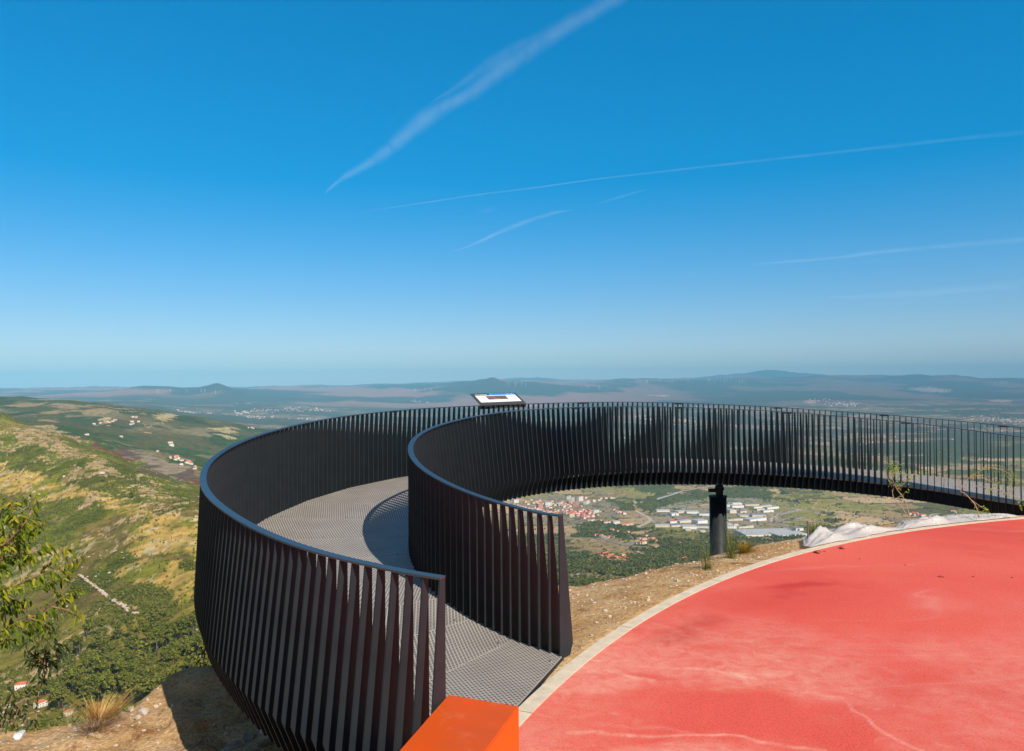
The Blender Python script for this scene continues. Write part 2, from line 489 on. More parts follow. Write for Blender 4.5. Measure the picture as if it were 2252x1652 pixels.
# ------------------------------------------------------------------ terrain
# profiles: for a photo column, (depth in m, photo row) of the land seen there
PROF = {
    -500: [(40, -22), (150, -60), (400, -120), (700, -150), (1100, 1080), (1600, 960), (2200, 870), (3000, 900), (4500, 860), (6500, 900), (12000, 885), (20000, 868), (28000, 860), (45000, 858), (70000, 858)],
    0: [(30, -20), (100, -55), (300, -135), (450, 1600), (600, 1490), (730, 1400), (860, 1300), (1000, 1200), (1200, 1100), (1450, 1010), (1700, 950), (2000, 901), (2600, 945), (3500, 905), (4500, 868), (6000, 910), (10000, 895), (16000, 875), (25000, 861), (40000, 862), (70000, 858)],
    100: [(30, -20), (100, -55), (300, -135), (430, 1590), (570, 1490), (690, 1400), (820, 1300), (950, 1200), (1150, 1100), (1380, 1020), (1600, 965), (1850, 939), (2300, 975), (2800, 926), (3600, 905), (4500, 871), (6000, 910), (10000, 893), (16000, 873), (25000, 860), (40000, 861), (70000, 857)],
    220: [(30, -20), (100, -52), (300, -130), (400, 1590), (520, 1490), (630, 1400), (760, 1300), (900, 1200), (1090, 1100), (1300, 1030), (1600, 979), (2100, 1005), (2400, 970), (2800, 951), (3500, 915), (4500, 880), (6000, 915), (10000, 892), (14000, 880), (19000, 864), (26000, 859), (40000, 860), (70000, 856)],
    310: [(30, -20), (100, -52), (280, -125), (380, 1590), (480, 1490), (590, 1400), (720, 1300), (850, 1200), (1020, 1110), (1200, 1060), (1450, 1024), (2000, 1040), (2400, 990), (2850, 967), (3500, 925), (4500, 893), (6000, 925), (10000, 893), (14000, 880), (18000, 856), (24000, 860), (40000, 858), (70000, 855)],
    430: [(30, -20), (100, -52), (260, -118), (360, 1580), (450, 1480), (560, 1380), (680, 1290), (820, 1200), (980, 1120), (1300, 1073), (1800, 1065), (2300, 1020), (2900, 995), (3600, 945), (4500, 912), (6500, 935), (9000, 918), (12000, 898), (15000, 882), (18000, 855), (24000, 862), (40000, 857), (70000, 855)],
    480: [(30, -20), (100, -52), (260, -118), (360, 1580), (450, 1490), (560, 1400), (680, 1310), (820, 1220), (1000, 1140), (1400, 1095), (1900, 1075), (2400, 1030), (2900, 1010), (3600, 955), (4600, 920), (6800, 937), (9000, 920), (12000, 898), (15000, 882), (17500, 849), (24000, 862), (40000, 857), (70000, 855)],
    580: [(30, -20), (100, -55), (260, -125), (400, 1520), (600, 1400), (900, 1260), (1300, 1150), (2000, 1085), (3000, 1020), (4600, 941), (7000, 945), (9500, 925), (12500, 903), (16000, 884), (20000, 866), (28000, 857), (40000, 856), (70000, 853)],
    750: [(30, -20), (100, -55), (300, -140), (600, 1420), (1000, 1300), (1700, 1190), (2700, 1110), (4000, 1040), (6000, 980), (9000, 938), (12000, 915), (15500, 895), (20000, 870), (30000, 854), (45000, 853), (70000, 850)],
    900: [(30, -20), (100, -55), (300, -145), (700, 1440), (1300, 1320), (2200, 1200), (3400, 1110), (5000, 1045), (7500, 975), (10500, 935), (14000, 905), (18000, 887), (24000, 862), (30000, 851), (45000, 850), (70000, 847)],
    1085: [(30, -18), (100, -55), (300, -150), (800, 1430), (1400, 1320), (2400, 1210), (3500, 1128), (5200, 1040), (8000, 966), (11000, 930), (15000, 900), (19000, 880), (24000, 841), (32000, 848), (45000, 842), (70000, 838)],
    1140: [(30, -18), (100, -55), (300, -150), (800, 1430), (1400, 1320), (2400, 1210), (3500, 1128), (5200, 1040), (8000, 966), (11000, 930), (15000, 900), (19000, 880), (24000, 849), (32000, 845), (45000, 840), (70000, 837)],
    1280: [(30, -14), (100, -50), (300, -140), (650, 1430), (950, 1370), (1300, 1305), (1900, 1235), (2600, 1190), (3500, 1125), (5200, 1045), (8000, 965), (11000, 928), (15000, 898), (19000, 880), (25000, 856), (32000, 843), (45000, 838), (70000, 837)],
    1450: [(30, -14), (100, -50), (300, -140), (650, 1420), (950, 1350), (1300, 1300), (1900, 1235), (2600, 1180), (3500, 1122), (5200, 1045), (8000, 965), (11000, 928), (15000, 898), (20000, 875), (26000, 848), (33000, 836), (50000, 835), (70000, 833)],
    1700: [(30, -14), (100, -50), (300, -150), (800, 1400), (1400, 1300), (2100, 1225), (2800, 1175), (3600, 1120), (5200, 1044), (8000, 964), (11000, 926), (15000, 895), (20000, 870), (26000, 850), (33000, 832), (45000, 830), (62000, 818)],
    1900: [(30, -14), (100, -50), (300, -150), (800, 1400), (1400, 1300), (2100, 1225), (2800, 1172), (3600, 1115), (5200, 1042), (8000, 963), (11000, 925), (15000, 893), (20000, 868), (26000, 848), (32000, 828), (45000, 833), (62000, 831)],
    2090: [(30, -14), (100, -50), (300, -150), (800, 1400), (1400, 1300), (2100, 1225), (2800, 1172), (3600, 1112), (5200, 1041), (8000, 962), (11000, 924), (15000, 892), (19500, 868), (24000, 852), (30000, 834), (45000, 836), (62000, 836)],
    2251: [(30, -14), (100, -50), (300, -150), (800, 1400), (1400, 1300), (2100, 1225), (2800, 1172), (3600, 1110), (5200, 1040), (8000, 961), (11000, 923), (15000, 890), (19000, 868), (24000, 858), (30000, 839), (45000, 837), (62000, 836)],
    2800: [(30, -14), (100, -50), (300, -150), (800, 1400), (1400, 1300), (2100, 1225), (2800, 1172), (3600, 1110), (5200, 1035), (8000, 957), (11000, 919), (15000, 886), (19000, 864), (24000, 852), (30000, 832), (45000, 832), (62000, 832)],
}
PK = sorted(PROF)
LD = np.linspace(math.log(14), math.log(47000), 460)
HGT = np.zeros((len(PK), len(LD)))
for i, k in enumerate(PK):
    ds, zs = [], []
    for d, y in PROF[k]:
        if d > 44000: d = 44000 + (d - 44000) * 0.05
        z = CAM_Z + ray(k, y).z * d if y > 500 else float(y)
        ds.append(math.log(d)); zs.append(z)
    ds = [math.log(14)] + ds; zs = [-12.0] + zs
    h = np.interp(LD, ds, zs)
    ker = np.hanning(15); ker /= ker.sum()
    hp = np.pad(h, 7, 'edge')
    HGT[i] = np.convolve(hp, ker, 'valid')
PU = np.array([ray(k, 845).x for k in PK])


def base_h(u, ld):
    """bilinear in depth, cosine-eased blend between neighbouring columns (u, ld numpy arrays)"""
    u = np.clip(u, PU[0], PU[-1] - 1e-6)
    i = np.clip(np.searchsorted(PU, u, 'right') - 1, 0, len(PU) - 2)
    t = (u - PU[i]) / (PU[i + 1] - PU[i])
    t = t * t * (3 - 2 * t) * 0.6 + t * 0.4
    g = np.clip((ld - LD[0]) / (LD[1] - LD[0]), 0, len(LD) - 1.001)
    j = g.astype(int); w = g - j
    a = HGT[i, j] * (1 - w) + HGT[i, j + 1] * w
    b = HGT[i + 1, j] * (1 - w) + HGT[i + 1, j + 1] * w
    return a * (1 - t) + b * t


def terr(x, y):
    x = np.asarray(x, float); y = np.asarray(y, float)
    d = np.maximum(y, 14.0)
    u = x / d
    z = base_h(u, np.log(d))
    amp = np.clip(d * 0.010, 0, 10) * sst(150, 700, d)
    hill = sst(0.0, 1.0, sst(-0.28, -0.42, u) * (1 - sst(5500, 7000, d)))
    far = sst(15000, 24000, d)
    k = amp * (0.35 + 1.9 * hill + 7.0 * far)
    lam = np.maximum(d * 0.0 + 240, 240)
    z = z + k * (fbm(x / lam, y / (lam * 1.2), 5, 3) - 0.5) + far * 240 * (fbm(x / 5200, y / 7000, 4, 9) - 0.5) + far * 110 * (0.5 - np.abs(fbm(x / 2400, y / 3800, 4, 19) - 0.5) * 2)
    # peaks and knolls of the far ranges
    pxa = CX + F * u
    for (p0, wd_, d0, hp) in ((479, 22, 17500, 5.5), (455, 36, 17500, 3), (318, 46, 18200, 5), (372, 26, 18000, 3), (560, 60, 20000, 2), (1083, 13, 24500, 5), (1062, 34, 24500, 3), (940, 70, 26000, 3), (1230, 50, 30000, 3),
                             (1380, 60, 33000, 3), (1702, 46, 42000, 10), (1640, 60, 42000, 5), (1829, 60, 31000, 5), (1930, 44, 36000, 4), (1999, 46, 30000, 5), (2095, 36, 29500, 5), (2240, 50, 29000, 5), (820, 50, 40000, 4), (1180, 40, 43000, 5), (1130, 26, 43000, 4)):
        z = z + hp * d0 / F * np.exp(-((pxa - p0) / wd_) ** 2 - (np.log(d / d0) / 0.055) ** 2)
    z = z + far * 42 * (0.5 - np.abs(fbm(x / 900, y / 1700, 4, 29) - 0.5) * 2)
    # gullies that run down the hillside
    z = z + hill * sst(400, 900, d) * 14 * (np.abs(fbm(x / 190 + y / 500, y / 900, 3, 21) - 0.5) * 2 - 0.3)
    return z


# regions of land cover, outlined where the photograph shows them
def P1(c): return [(a / 3.843, 810.2 + b / 3.843) for a, b in c]
def P2(c): return [(1116 + a / 6.245, 1058.2 + b / 6.245) for a, b in c]
def P3(c): return [(1422 + a / 5.448, 1058.2 + b / 5.448) for a, b in c]


YELLOW = [P1([(0, 770), (160, 800), (330, 830), (560, 960), (850, 1040), (1200, 1140), (1360, 1220), (1000, 1170), (850, 1100), (600, 1065), (350, 1060), (0, 1030)]),
          P1([(1300, 1215), (1750, 1250), (1750, 1650), (1200, 1600), (1050, 1400), (1290, 1330)]),
          P1([(950, 1150), (1240, 1200), (1100, 1250)]),
          [(255, 1262), (330, 1240), (440, 1262), (440, 1340), (390, 1330), (350, 1290), (262, 1290)]]
PINKROCK = [P1([(90, 520), (420, 500), (560, 580), (700, 720), (900, 850), (1000, 930), (820, 890), (560, 740), (300, 620)]),
            P1([(600, 1090), (760, 1080), (800, 1180), (620, 1200)]), P1([(1120, 980), (1310, 990), (1280, 1050), (1160, 1040)]),
            P1([(0, 620), (120, 640), (140, 720), (0, 700)]), P1([(610, 880), (880, 880), (860, 920), (640, 930)])]
BURNT = [P1([(700, 560), (900, 650), (1150, 700), (1700, 860), (1750, 1020), (1500, 960), (1200, 830), (1000, 740), (850, 650)])]
REDBURN = [P1([(690, 560), (960, 660), (1180, 790), (1150, 810), (900, 700)]), P1([(1520, 950), (1700, 950), (1700, 1000), (1560, 980)])]
TANRIDGE = [P1([(90, 260), (600, 240), (1000, 310), (1250, 350), (1000, 350), (720, 340), (560, 400), (420, 440), (300, 350), (120, 380)])]
TANPATCH = [P1([(780, 450), (870, 400), (960, 440), (840, 470)]), P1([(1230, 470), (1330, 450), (1320, 485)]), P1([(1280, 370), (1440, 360), (1460, 440), (1330, 440)]),
            P1([(1840, 500), (1990, 520), (1960, 570), (1860, 540)]), P1([(1180, 510), (1260, 515), (1220, 530)])]
FBROWN = [P2([(870, 1240), (1150, 1195), (1560, 1250), (1950, 1385), (1800, 1460), (1500, 1460), (1250, 1385), (880, 1420)]), P2([(805, 765), (1100, 775), (1400, 825), (1660, 890), (1740, 970), (1600, 1010), (1250, 1020), (1000, 990), (950, 880), (820, 900)]),
          P2([(1000, 90), (1250, 120), (1640, 120), (1650, 190), (1400, 185), (1150, 130)]), P2([(980, 190), (1380, 200), (1480, 225), (1380, 240), (1000, 210)]),
          P2([(800, 690), (930, 690), (900, 745), (810, 745)]),
          P3([(960, 660), (1530, 670), (1530, 715), (960, 710)]), P3([(1680, 90), (1980, 105), (1880, 140), (1750, 120)])]
FGREEN = [P2([(1060, 90), (1440, 65), (1960, 185), (1955, 235), (1650, 190), (1600, 130), (1250, 110)]), P2([(1210, 490), (1400, 490), (1480, 560), (1240, 550)]),
          P3([(1320, 250), (2900, 290), (2900, 360), (1700, 325), (1400, 300)]), P3([(1480, 190), (2260, 130), (2900, 180), (2260, 160), (1600, 200)]),
          P3([(2050, 190), (2300, 190), (2300, 240), (2060, 230)]), P3([(60, 570), (400, 600), (760, 650), (760, 670), (400, 630)]),
          P3([(1650, 370), (2000, 370), (2300, 400), (2300, 430), (1700, 440)]), P3([(1640, 480), (2300, 530), (2300, 560), (1760, 540)])]
FRIGHT = [P3([(2280, 350), (4200, 470), (4200, 560), (2300, 460)]), P3([(2900, 250), (3600, 330), (3500, 420), (2900, 360)])]
FORESTP = [P2([(790, 990), (1300, 1050), (1400, 1130), (2065, 1090), (2100, 1350), (1600, 1330), (860, 1220)]), P2([(870, 1420), (1500, 1470), (1300, 1560), (880, 1650)]),
           P2([(980, 340), (1700, 250), (1720, 290), (1620, 400), (1400, 440), (1250, 400)]), P2([(1740, 330), (1900, 280), (2070, 300), (2070, 450), (1850, 440)]),
           P2([(790, 480), (1100, 560), (1700, 640), (1700, 690), (1100, 640), (790, 570)]), P2([(1450, 60), (1960, 170), (1960, 240), (2300, 260), (2300, 30)]),
           P3([(-80, 230), (740, 130), (740, 260), (300, 350), (-80, 330)]), P3([(900, 90), (1500, 70), (1500, 240), (2100, 260), (1900, 270), (1350, 250), (960, 250)]),
           P3([(150, 650), (740, 700), (740, 1000), (500, 1050), (350, 850), (180, 760)]), P3([(960, 720), (1750, 740), (1800, 800), (1280, 860), (960, 850)]),
           P3([(1500, 440), (1760, 450), (1760, 550), (1520, 510)]), P3([(-20, 900), (400, 960), (600, 1050), (100, 1190), (-200, 1290)]),
           P3([(2100, 440), (2300, 440), (2500, 500), (2100, 500)]), P3([(2400, 620), (2700, 600), (2850, 680), (2500, 700)]),
           [(0, 1470), (90, 1430), (200, 1370), (330, 1330), (450, 1360), (480, 1480), (420, 1600), (0, 1640)]]
MIDGREEN = [P1([(150, 400), (500, 470), (900, 560), (1150, 600), (1780, 740), (1700, 850), (1250, 720), (900, 650), (700, 590)])]


def anyp(px, py, L):
    r = np.zeros(np.shape(px), bool)
    for p in L: r |= in_poly(px, py, p)
    return r


def lerp(a, b, t): return a * (1 - t[..., None]) + np.array(b) * t[..., None]


def voro(x, y, s, seed):
    """cell id hash and edge distance of a jittered grid"""
    gx, gy = np.floor(x / s), np.floor(y / s)
    best = np.full(x.shape, 1e9); sec = best.copy(); idv = np.zeros(x.shape)
    for dx in (-1, 0, 1):
        for dy in (-1, 0, 1):
            cx, cy = gx + dx, gy + dy
            qx = (cx + 0.15 + 0.7 * hash2(cx, cy, seed)) * s; qy = (cy + 0.15 + 0.7 * hash2(cx, cy, seed + 1)) * s
            dd = np.maximum(np.abs(x - qx), np.abs(y - qy)) * 0.6 + np.hypot(x - qx, y - qy) * 0.4
            closer = dd < best
            sec = np.where(closer, best, np.minimum(sec, dd))
            idv = np.where(closer, hash2(cx, cy, seed + 2), idv)
            best = np.minimum(best, dd)
    return idv, sec - best


def cover(x, y, z):
    """real surface colour of the land and a forest mask"""
    px, py = proj(x, y, z)
    d = y
    w1 = (fbm(x / 90, y / 90, 4, 31) - 0.5); w2 = (fbm(x / 90, y / 90, 4, 41) - 0.5)
    scale = np.clip(F * 90 / d, 3, 60)
    n_f = fbm(x / 7, y / 11, 4, 72, 0.65)
    wx = px + w1 * scale * 1.6 + (n_f - 0.5) * 30 * sst(2600, 1200, d); wy = py + w2 * scale * 0.9 + (fbm(x / 8, y / 12, 3, 74) - 0.5) * 26 * sst(2600, 1200, d)
    rgw = sst(2200, 2600, d) * (px < 640)
    wx = wx + rgw * (fbm(x / 210, y / 380, 5, 75, 0.62) - 0.5) * 110; wy = wy + rgw * (fbm(x / 210, y / 380, 5, 76, 0.62) - 0.5) * 34
    n_mid = fbm(x / 160, y / 160, 5, 50); n_big = fbm(x / 900, y / 900, 4, 60); n_sm = fbm(x / 24, y / 24, 4, 70, 0.65)
    hill = (px < 620) & (d < 6000)
    # --- scrubby hillside
    c = np.empty(x.shape + (3,)); c[:] = (0.155, 0.160, 0.018)
    c = lerp(c, (0.26, 0.20, 0.05), sst(0.52, 0.66, n_mid))
    c = lerp(c, (0.20, 0.12, 0.06), sst(0.56, 0.66, fbm(x / 110, y / 150, 4, 85)) * 0.7)
    c = lerp(c, (0.085, 0.100, 0.010), sst(0.52, 0.64, fbm(x / 60, y / 60, 4, 81)))
    c = lerp(c, (0.085, 0.095, 0.02), sst(0.55, 0.66, n_f) * 0.6); c = lerp(c, (0.21, 0.20, 0.045), sst(0.46, 0.36, n_f) * 0.35)
    c = lerp(c, (0.50, 0.35, 0.22), sst(0.54, 0.60, n_f) * sst(0.56, 0.64, fbm(x / 70, y / 110, 4, 83)))
    forest = np.zeros(x.shape)
    # further ridge: dark woods with tan openings
    rg = (d > 2350) & hill
    cr = np.empty_like(c); cr[:] = (0.050, 0.072, 0.030)
    cr = lerp(cr, (0.20, 0.16, 0.10), sst(0.60, 0.68, fbm(x / 240, y / 400, 5, 88)))
    cr = cr * (0.65 + 0.7 * fbm(x / 45, y / 90, 4, 86))[..., None]
    cr = lerp(cr, (0.12, 0.10, 0.05), sst(0.5, 0.62, fbm(x / 420, y / 500, 4, 87)) * 0.7)
    c = np.where(rg[..., None], cr, c)
    ye = anyp(wx + 26 * (n_sm - .5) * 2, wy + 14 * (n_mid - .5) * 4, YELLOW) & hill
    cy = lerp(np.broadcast_to(np.array((0.50, 0.32, 0.11)), c.shape), (0.20, 0.19, 0.03), np.clip(sst(0.49, 0.60, fbm(x / 45, y / 45, 5, 91, 0.6)) + sst(0.54, 0.64, n_f) * 0.8, 0, 1))
    cy = lerp(cy, (0.56, 0.42, 0.28), sst(0.58, 0.64, n_sm) * sst(0.45, 0.55, n_f))
    c = np.where(ye[..., None], cy, c)
    pr = anyp(wx, wy, PINKROCK) & hill
    band = 0.5 + 0.5 * np.sin((z + 14 * w1) * 2 * PI / 7.0)
    cp = lerp(np.broadcast_to(np.array((0.46, 0.31, 0.20)), c.shape), (0.16, 0.14, 0.04), np.clip(band * 0.6 + (n_f - 0.5) * 4, 0, 1))
    c = np.where(pr[..., None], cp, c)
    mg = anyp(wx, wy, MIDGREEN) & (d > 2150) & hill
    c = np.where(mg[..., None], lerp(np.broadcast_to(np.array((0.055, 0.085, 0.025)), c.shape), (0.20, 0.16, 0.09), sst(0.62, 0.68, fbm(x / 120, y / 200, 4, 93))), c)
    bu = anyp(wx, wy, BURNT) & (d > 1250) & hill
    c = np.where(bu[..., None], lerp(np.broadcast_to(np.array((0.13, 0.085, 0.075)), c.shape), (0.28, 0.21, 0.17), sst(0.5, 0.62, fbm(x / 40, y / 90, 4, 95))), c)
    c = np.where((anyp(wx, wy, REDBURN) & hill & (d > 1250))[..., None], np.array((0.17, 0.06, 0.04)), c)
    tr = anyp(wx, wy, TANRIDGE) & rg
    c = np.where(tr[..., None], lerp(np.broadcast_to(np.array((0.30, 0.21, 0.14)), c.shape), (0.08, 0.09, 0.04), sst(0.44, 0.54, fbm(x / 150, y / 260, 5, 97, 0.62))), c)
    c = np.where((anyp(wx, wy, TANPATCH) & rg)[..., None], np.array((0.42, 0.31, 0.20)), c)
    # --- valley floor: fields, hedges, woods
    val = ~hill
    vid, ve = voro(x + 60 * w1, y * 0.9, 210.0, 5)
    vid2, ve2 = voro(x + 90 * w2, y * 0.8, 620.0, 11)
    pal = np.array([(0.29, 0.21, 0.11), (0.34, 0.25, 0.14), (0.23, 0.20, 0.070), (0.18, 0.165, 0.055), (0.25, 0.18, 0.10), (0.13, 0.12, 0.040), (0.40, 0.29, 0.17), (0.11, 0.105, 0.040)])
    cf = pal[(vid * 7.99).astype(int)] * (0.8 + 0.4 * n_sm)[..., None]
    cf = np.where((ve < 10)[..., None], np.array((0.045, 0.062, 0.024)), cf)
    wood = fbm(x / 800, y / 520, 5, 101) * 0.7 + fbm(x / 2600, y / 1500, 3, 103) * 0.3
    wood = wood + 0.05 * sst(8000, 16000, d)
    near = d < 2300
    fo = (wood > np.where(near, 0.50, np.where(d < 5600, 0.53, 0.51)))
    cw = lerp(np.broadcast_to(np.array((0.055, 0.068, 0.020)), c.shape), (0.095, 0.105, 0.030), n_mid)
    cw = np.where((d < 2600)[..., None], lerp(np.broadcast_to(np.array((0.14, 0.13, 0.045)), c.shape), (0.26, 0.19, 0.10), sst(0.5, 0.62, n_sm)), cw)
    cf = np.where(fo[..., None], cw, cf)
    cn = lerp(np.broadcast_to(np.array((0.17, 0.15, 0.05)), c.shape), (0.36, 0.25, 0.14), sst(0.42, 0.58, n_mid))
    cn = lerp(cn, (0.11, 0.11, 0.03), sst(0.5, 0.6, n_f))
    cf = np.where((near & ~fo)[..., None], cn, cf)
    # far plateau: bare brown heights, wooded flanks
    cf = cf * (1 - 0.25 * sst(5600, 9000, d))[..., None] + np.array((0.02, 0.012, 0.02)) * sst(5600, 9000, d)[..., None]
    fh = sst(14500, 17000, d)
    cb = lerp(np.broadcast_to(np.array((0.055, 0.075, 0.045)), c.shape), (0.30, 0.20, 0.16), sst(0.47, 0.58, fbm(x / 1900, y / 2600, 6, 111)) * (0.95 - 0.6 * sst(1150, 1650, px)))
    cf = lerp(cf, (0, 0, 0), fh) + cb * fh[..., None] * np.array((1.1, 0.85, 0.85))
    # far bare patches on the right-hand hills
    fpat = ((((px + 26 * w1 * 2 - 2045 - (py - 858) * 3) / 38) ** 2 + ((py + 8 * w2 - 858) / 6) ** 2 < 1) | (((px - 2200) / 26) ** 2 + ((py - 882) / 3) ** 2 < 1) | (((px - 1780) / 14) ** 2 + ((py - 884) / 4) ** 2 < 1)) & (d > 15000)
    cf = np.where(fpat[..., None], np.array((0.32, 0.22, 0.19)), cf)
    vw = (d < 5600) & (px > 1120)
    br = anyp(wx, wy, FBROWN) & vw; gr = anyp(wx, wy, FGREEN) & vw; fp = anyp(wx, wy, FORESTP) & (vw | (hill & (d < 900)))
    cf = np.where(br[..., None], lerp(np.broadcast_to(np.array((0.30, 0.215, 0.12)), c.shape), (0.15, 0.13, 0.05), sst(0.42, 0.62, n_sm) * 0.7), cf)
    cf = np.where(gr[..., None], lerp(np.broadcast_to(np.array((0.25, 0.23, 0.075)), c.shape), (0.17, 0.17, 0.05), n_mid), cf)
    cf = np.where((fp & vw)[..., None], cw, cf)
    cf = cf * (1 + 0.30 * sst(6500, 5200, d))[..., None] * np.array((1.06, 1.0, 0.92))
    c = np.where(hill[..., None], c * np.array((1.12, 1.14, 0.9)), c)
    c = np.where(val[..., None], cf, c)
    fmask = (val & fo & ~br & ~gr) | fp
    urban = vw & (((px - 1235) / 130) ** 2 + ((py - 1122) / 32) ** 2 < 1)
    ind = vw & (((px - 1620) / 190) ** 2 + ((py - 1135) / 38) ** 2 < 1)
    c = np.where((urban & (n_sm > 0.42))[..., None], np.array((0.28, 0.23, 0.15)), c)
    c = np.where((ind & (n_sm > 0.46) & ~gr)[..., None], np.array((0.30, 0.26, 0.19)), c)
    fmask &= ~(urban | ind)
    return c, fmask, px, py


NU, ND = 1000, 760
uu = np.concatenate([np.linspace(-1.25, -0.68, 60, endpoint=False), np.linspace(-0.68, 0.68, NU), np.linspace(0.68, 1.25, 60)[1:]])
dd = np.exp(np.concatenate([np.linspace(math.log(16), math.log(250), 60, endpoint=False), np.linspace(math.log(250), math.log(46500), ND)]))
UU, DD = np.meshgrid(uu, dd)
XX, YY = UU * DD, DD
ZZ = terr(XX, YY)
CC, FM, PXG, PYG = cover(XX, YY, ZZ)
# woods stand above the open land
ZZ2 = ZZ + FM * np.clip((DD - 2200) / 2000, 0, 1) * 7.0 * (0.4 + fbm(XX / 35, YY / 35, 3, 120))
nr, nc = ZZ.shape
idx = np.arange(nr * nc).reshape(nr, nc)
quads = np.stack([idx[:-1, :-1], idx[:-1, 1:], idx[1:, 1:], idx[1:, :-1]], -1).reshape(-1, 4)
V = np.stack([XX, YY, ZZ2], -1).reshape(-1, 3)
A = np.concatenate([CC.reshape(-1, 3), np.ones((nr * nc, 1))], 1)
ter = np_mesh('terrain', V, quads, M['terrain'], smooth=True, attr=A)
tag(ter, kind='structure')

# first visible land under a photo pixel
VIS_U = uu
PYMIN = np.minimum.accumulate(PYG, axis=0)


def land(px, py):
    u = ray(px, py).x
    j = int(np.clip(np.searchsorted(uu, u), 1, len(uu) - 1))
    i = int(np.argmax(PYMIN[:, j] <= py)) if PYMIN[-1, j] <= py else len(dd) - 1
    if i > 0:
        a, b = PYMIN[i - 1, j], PYMIN[i, j]
        t = (a - py) / (a - b) if a > b else 0
        d = dd[i - 1] + (dd[i] - dd[i - 1]) * t
    else:
        d = dd[0]
    x = u * d
    return Vector((x, d, float(terr(np.array([x]), np.array([d]))[0])))


# wide far land under the sea of haze, so that no edge shows from beside the camera
mb = MB()
mb.add([(-90000, -3000, -720), (90000, -3000, -720), (90000, 46400, -720), (-90000, 46400, -720)], [(0, 1, 2, 3)])
tag(mb.build('lower_ground', simple('far_lowland', (0.12, 0.13, 0.07), 1.0)), kind='structure')

# ------------------------------------------------------------------ the plaza
EDGE = [(0.05, 5.16), (0.42, 6.15), (1.16, 7.3), (2.43, 8.9), (4.0, 10.3), (5.7, 11.3), (8.05, 12.4)]
Am = np.array([[2 * x, 2 * y, 1] for x, y in EDGE]); bm_ = np.array([x * x + y * y for x, y in EDGE])
sol = np.linalg.lstsq(Am, bm_, rcond=None)[0]
PCX, PCY = sol[0], sol[1]
PR = math.sqrt(sol[2] + PCX ** 2 + PCY ** 2)
KW = 0.118
print('plaza centre', PCX, PCY, 'radius', PR)


def cover_plaza(x, y):
    px, py = proj(x, y, np.zeros_like(x) + 0.0)
    w = (fbm(x * 2.2, y * 2.2, 4, 5) - 0.5) * 2; w2 = (fbm(x * 2.2, y * 2.2, 4, 6) - 0.5) * 2

    def blob(cx, cy, rx, ry, ang=0):
        a = math.radians(ang)
        dx, dy = px + 46 * w - cx, py + 22 * w2 - cy
        ex = (dx * math.cos(a) + dy * math.sin(a)) / rx; ey = (-dx * math.sin(a) + dy * math.cos(a)) / ry
        return np.clip(1.25 - np.sqrt(ex * ex + ey * ey), 0, 1)
    st = 1.0 * blob(1490, 1390, 95, 22, -12) + 0.9 * blob(1762, 1294, 75, 11, -8) + 0.25 * blob(1880, 1287, 60, 5) + 0.22 * blob(1430, 1482, 75, 9, 5) + \
        0.2 * blob(1680, 1330, 200, 30, -5) + 0.2 * blob(2160, 1210, 120, 6, 3) + 0.2 * blob(1870, 1462, 60, 12)
    wh = np.zeros_like(x)

    def line(pts, wd, k):
        nonlocal wh
        for (a, b), (c, d_) in zip(pts[:-1], pts[1:]):
            qx, qy = px + 26 * w, py + 18 * w2
            t = np.clip(((qx - a) * (c - a) + (qy - b) * (d_ - b)) / ((c - a) ** 2 + (d_ - b) ** 2), 0, 1)
            r = np.hypot(qx - a - t * (c - a), qy - b - t * (d_ - b))
            wh = np.maximum(wh, k * (0.35 + 1.0 * fbm(x * 2.6, y * 2.6, 4, 23)) * np.clip(1.3 - r / (wd * (0.4 + 1.3 * fbm(x * 1.7, y * 1.7, 3, 24))), 0, 1))
    def Q(L): return [(1281.4 + a / 2.322, 1091.3 + b / 2.322) for a, b in L]
    line(Q([(30, 850), (150, 835), (350, 850), (500, 870), (680, 875), (800, 905), (950, 950), (1130, 995), (1300, 1020), (1400, 1110), (1500, 1190), (1600, 1250), (1740, 1310)]), 5, 0.7)
    line(Q([(100, 880), (250, 920), (380, 930)]), 5, 0.75)
    line(Q([(1130, 990), (1180, 950)]), 7, 0.35)
    line(Q([(-60, 1215), (300, 1220), (700, 1215), (850, 1215), (950, 1245), (1100, 1270), (1250, 1300)]), 4, 0.65)
    line(Q([(60, 1180), (400, 1170), (560, 1210)]), 5, 0.25)
    line(Q([(1500, 1250), (1560, 1240)]), 5, 0.25); line(Q([(1810, 1265), (1900, 1290)]), 4, 0.4)
    for (a, b, r, k) in ((1490, 1085, 10, .35), (1550, 1055, 12, .3), (640, 870, 30, .3), (1170, 960, 16, .3), (200, 1110, 16, .3), (270, 1145, 18, .25), (1860, 980, 18, .2), (60, 840, 40, .45)):
        q = Q([(a, b)])[0]
        wh = np.maximum(wh, k * blob(q[0], q[1], r, r * 0.6))
    edge = PR - np.hypot(x - PCX, y - PCY)
    wh = np.maximum(wh, 0.30 * np.clip(1 - edge / 1.3, 0, 1) * np.clip(1.7 - (px - 1150) / 260, 0, 1))
    wh = np.maximum(wh, 0.46 * sst(0.40, 0.58, fbm(x * 0.8, y * 0.8, 5, 15)) * sst(1280, 1480, py) * (1 - 0.5 * sst(1500, 2100, px)))
    wh = np.maximum(wh, 0.5 * blob(1330, 1478, 130, 22, 3) + 0.0)
    wh = wh * (1 - 0.8 * blob(1430, 1481, 70, 9, 4)) * (0.75 + 0.5 * fbm(x * 9, y * 9, 3, 16))
    st = st + 0.35 * np.clip(1 - edge / 0.10, 0, 1) * sst(0.45, 0.6, fbm(x * 3, y * 3, 4, 19))
    return np.stack([np.clip(st, 0, 0.8), np.clip(wh, 0, 0.7), st * 0, st * 0 + 1], -1)


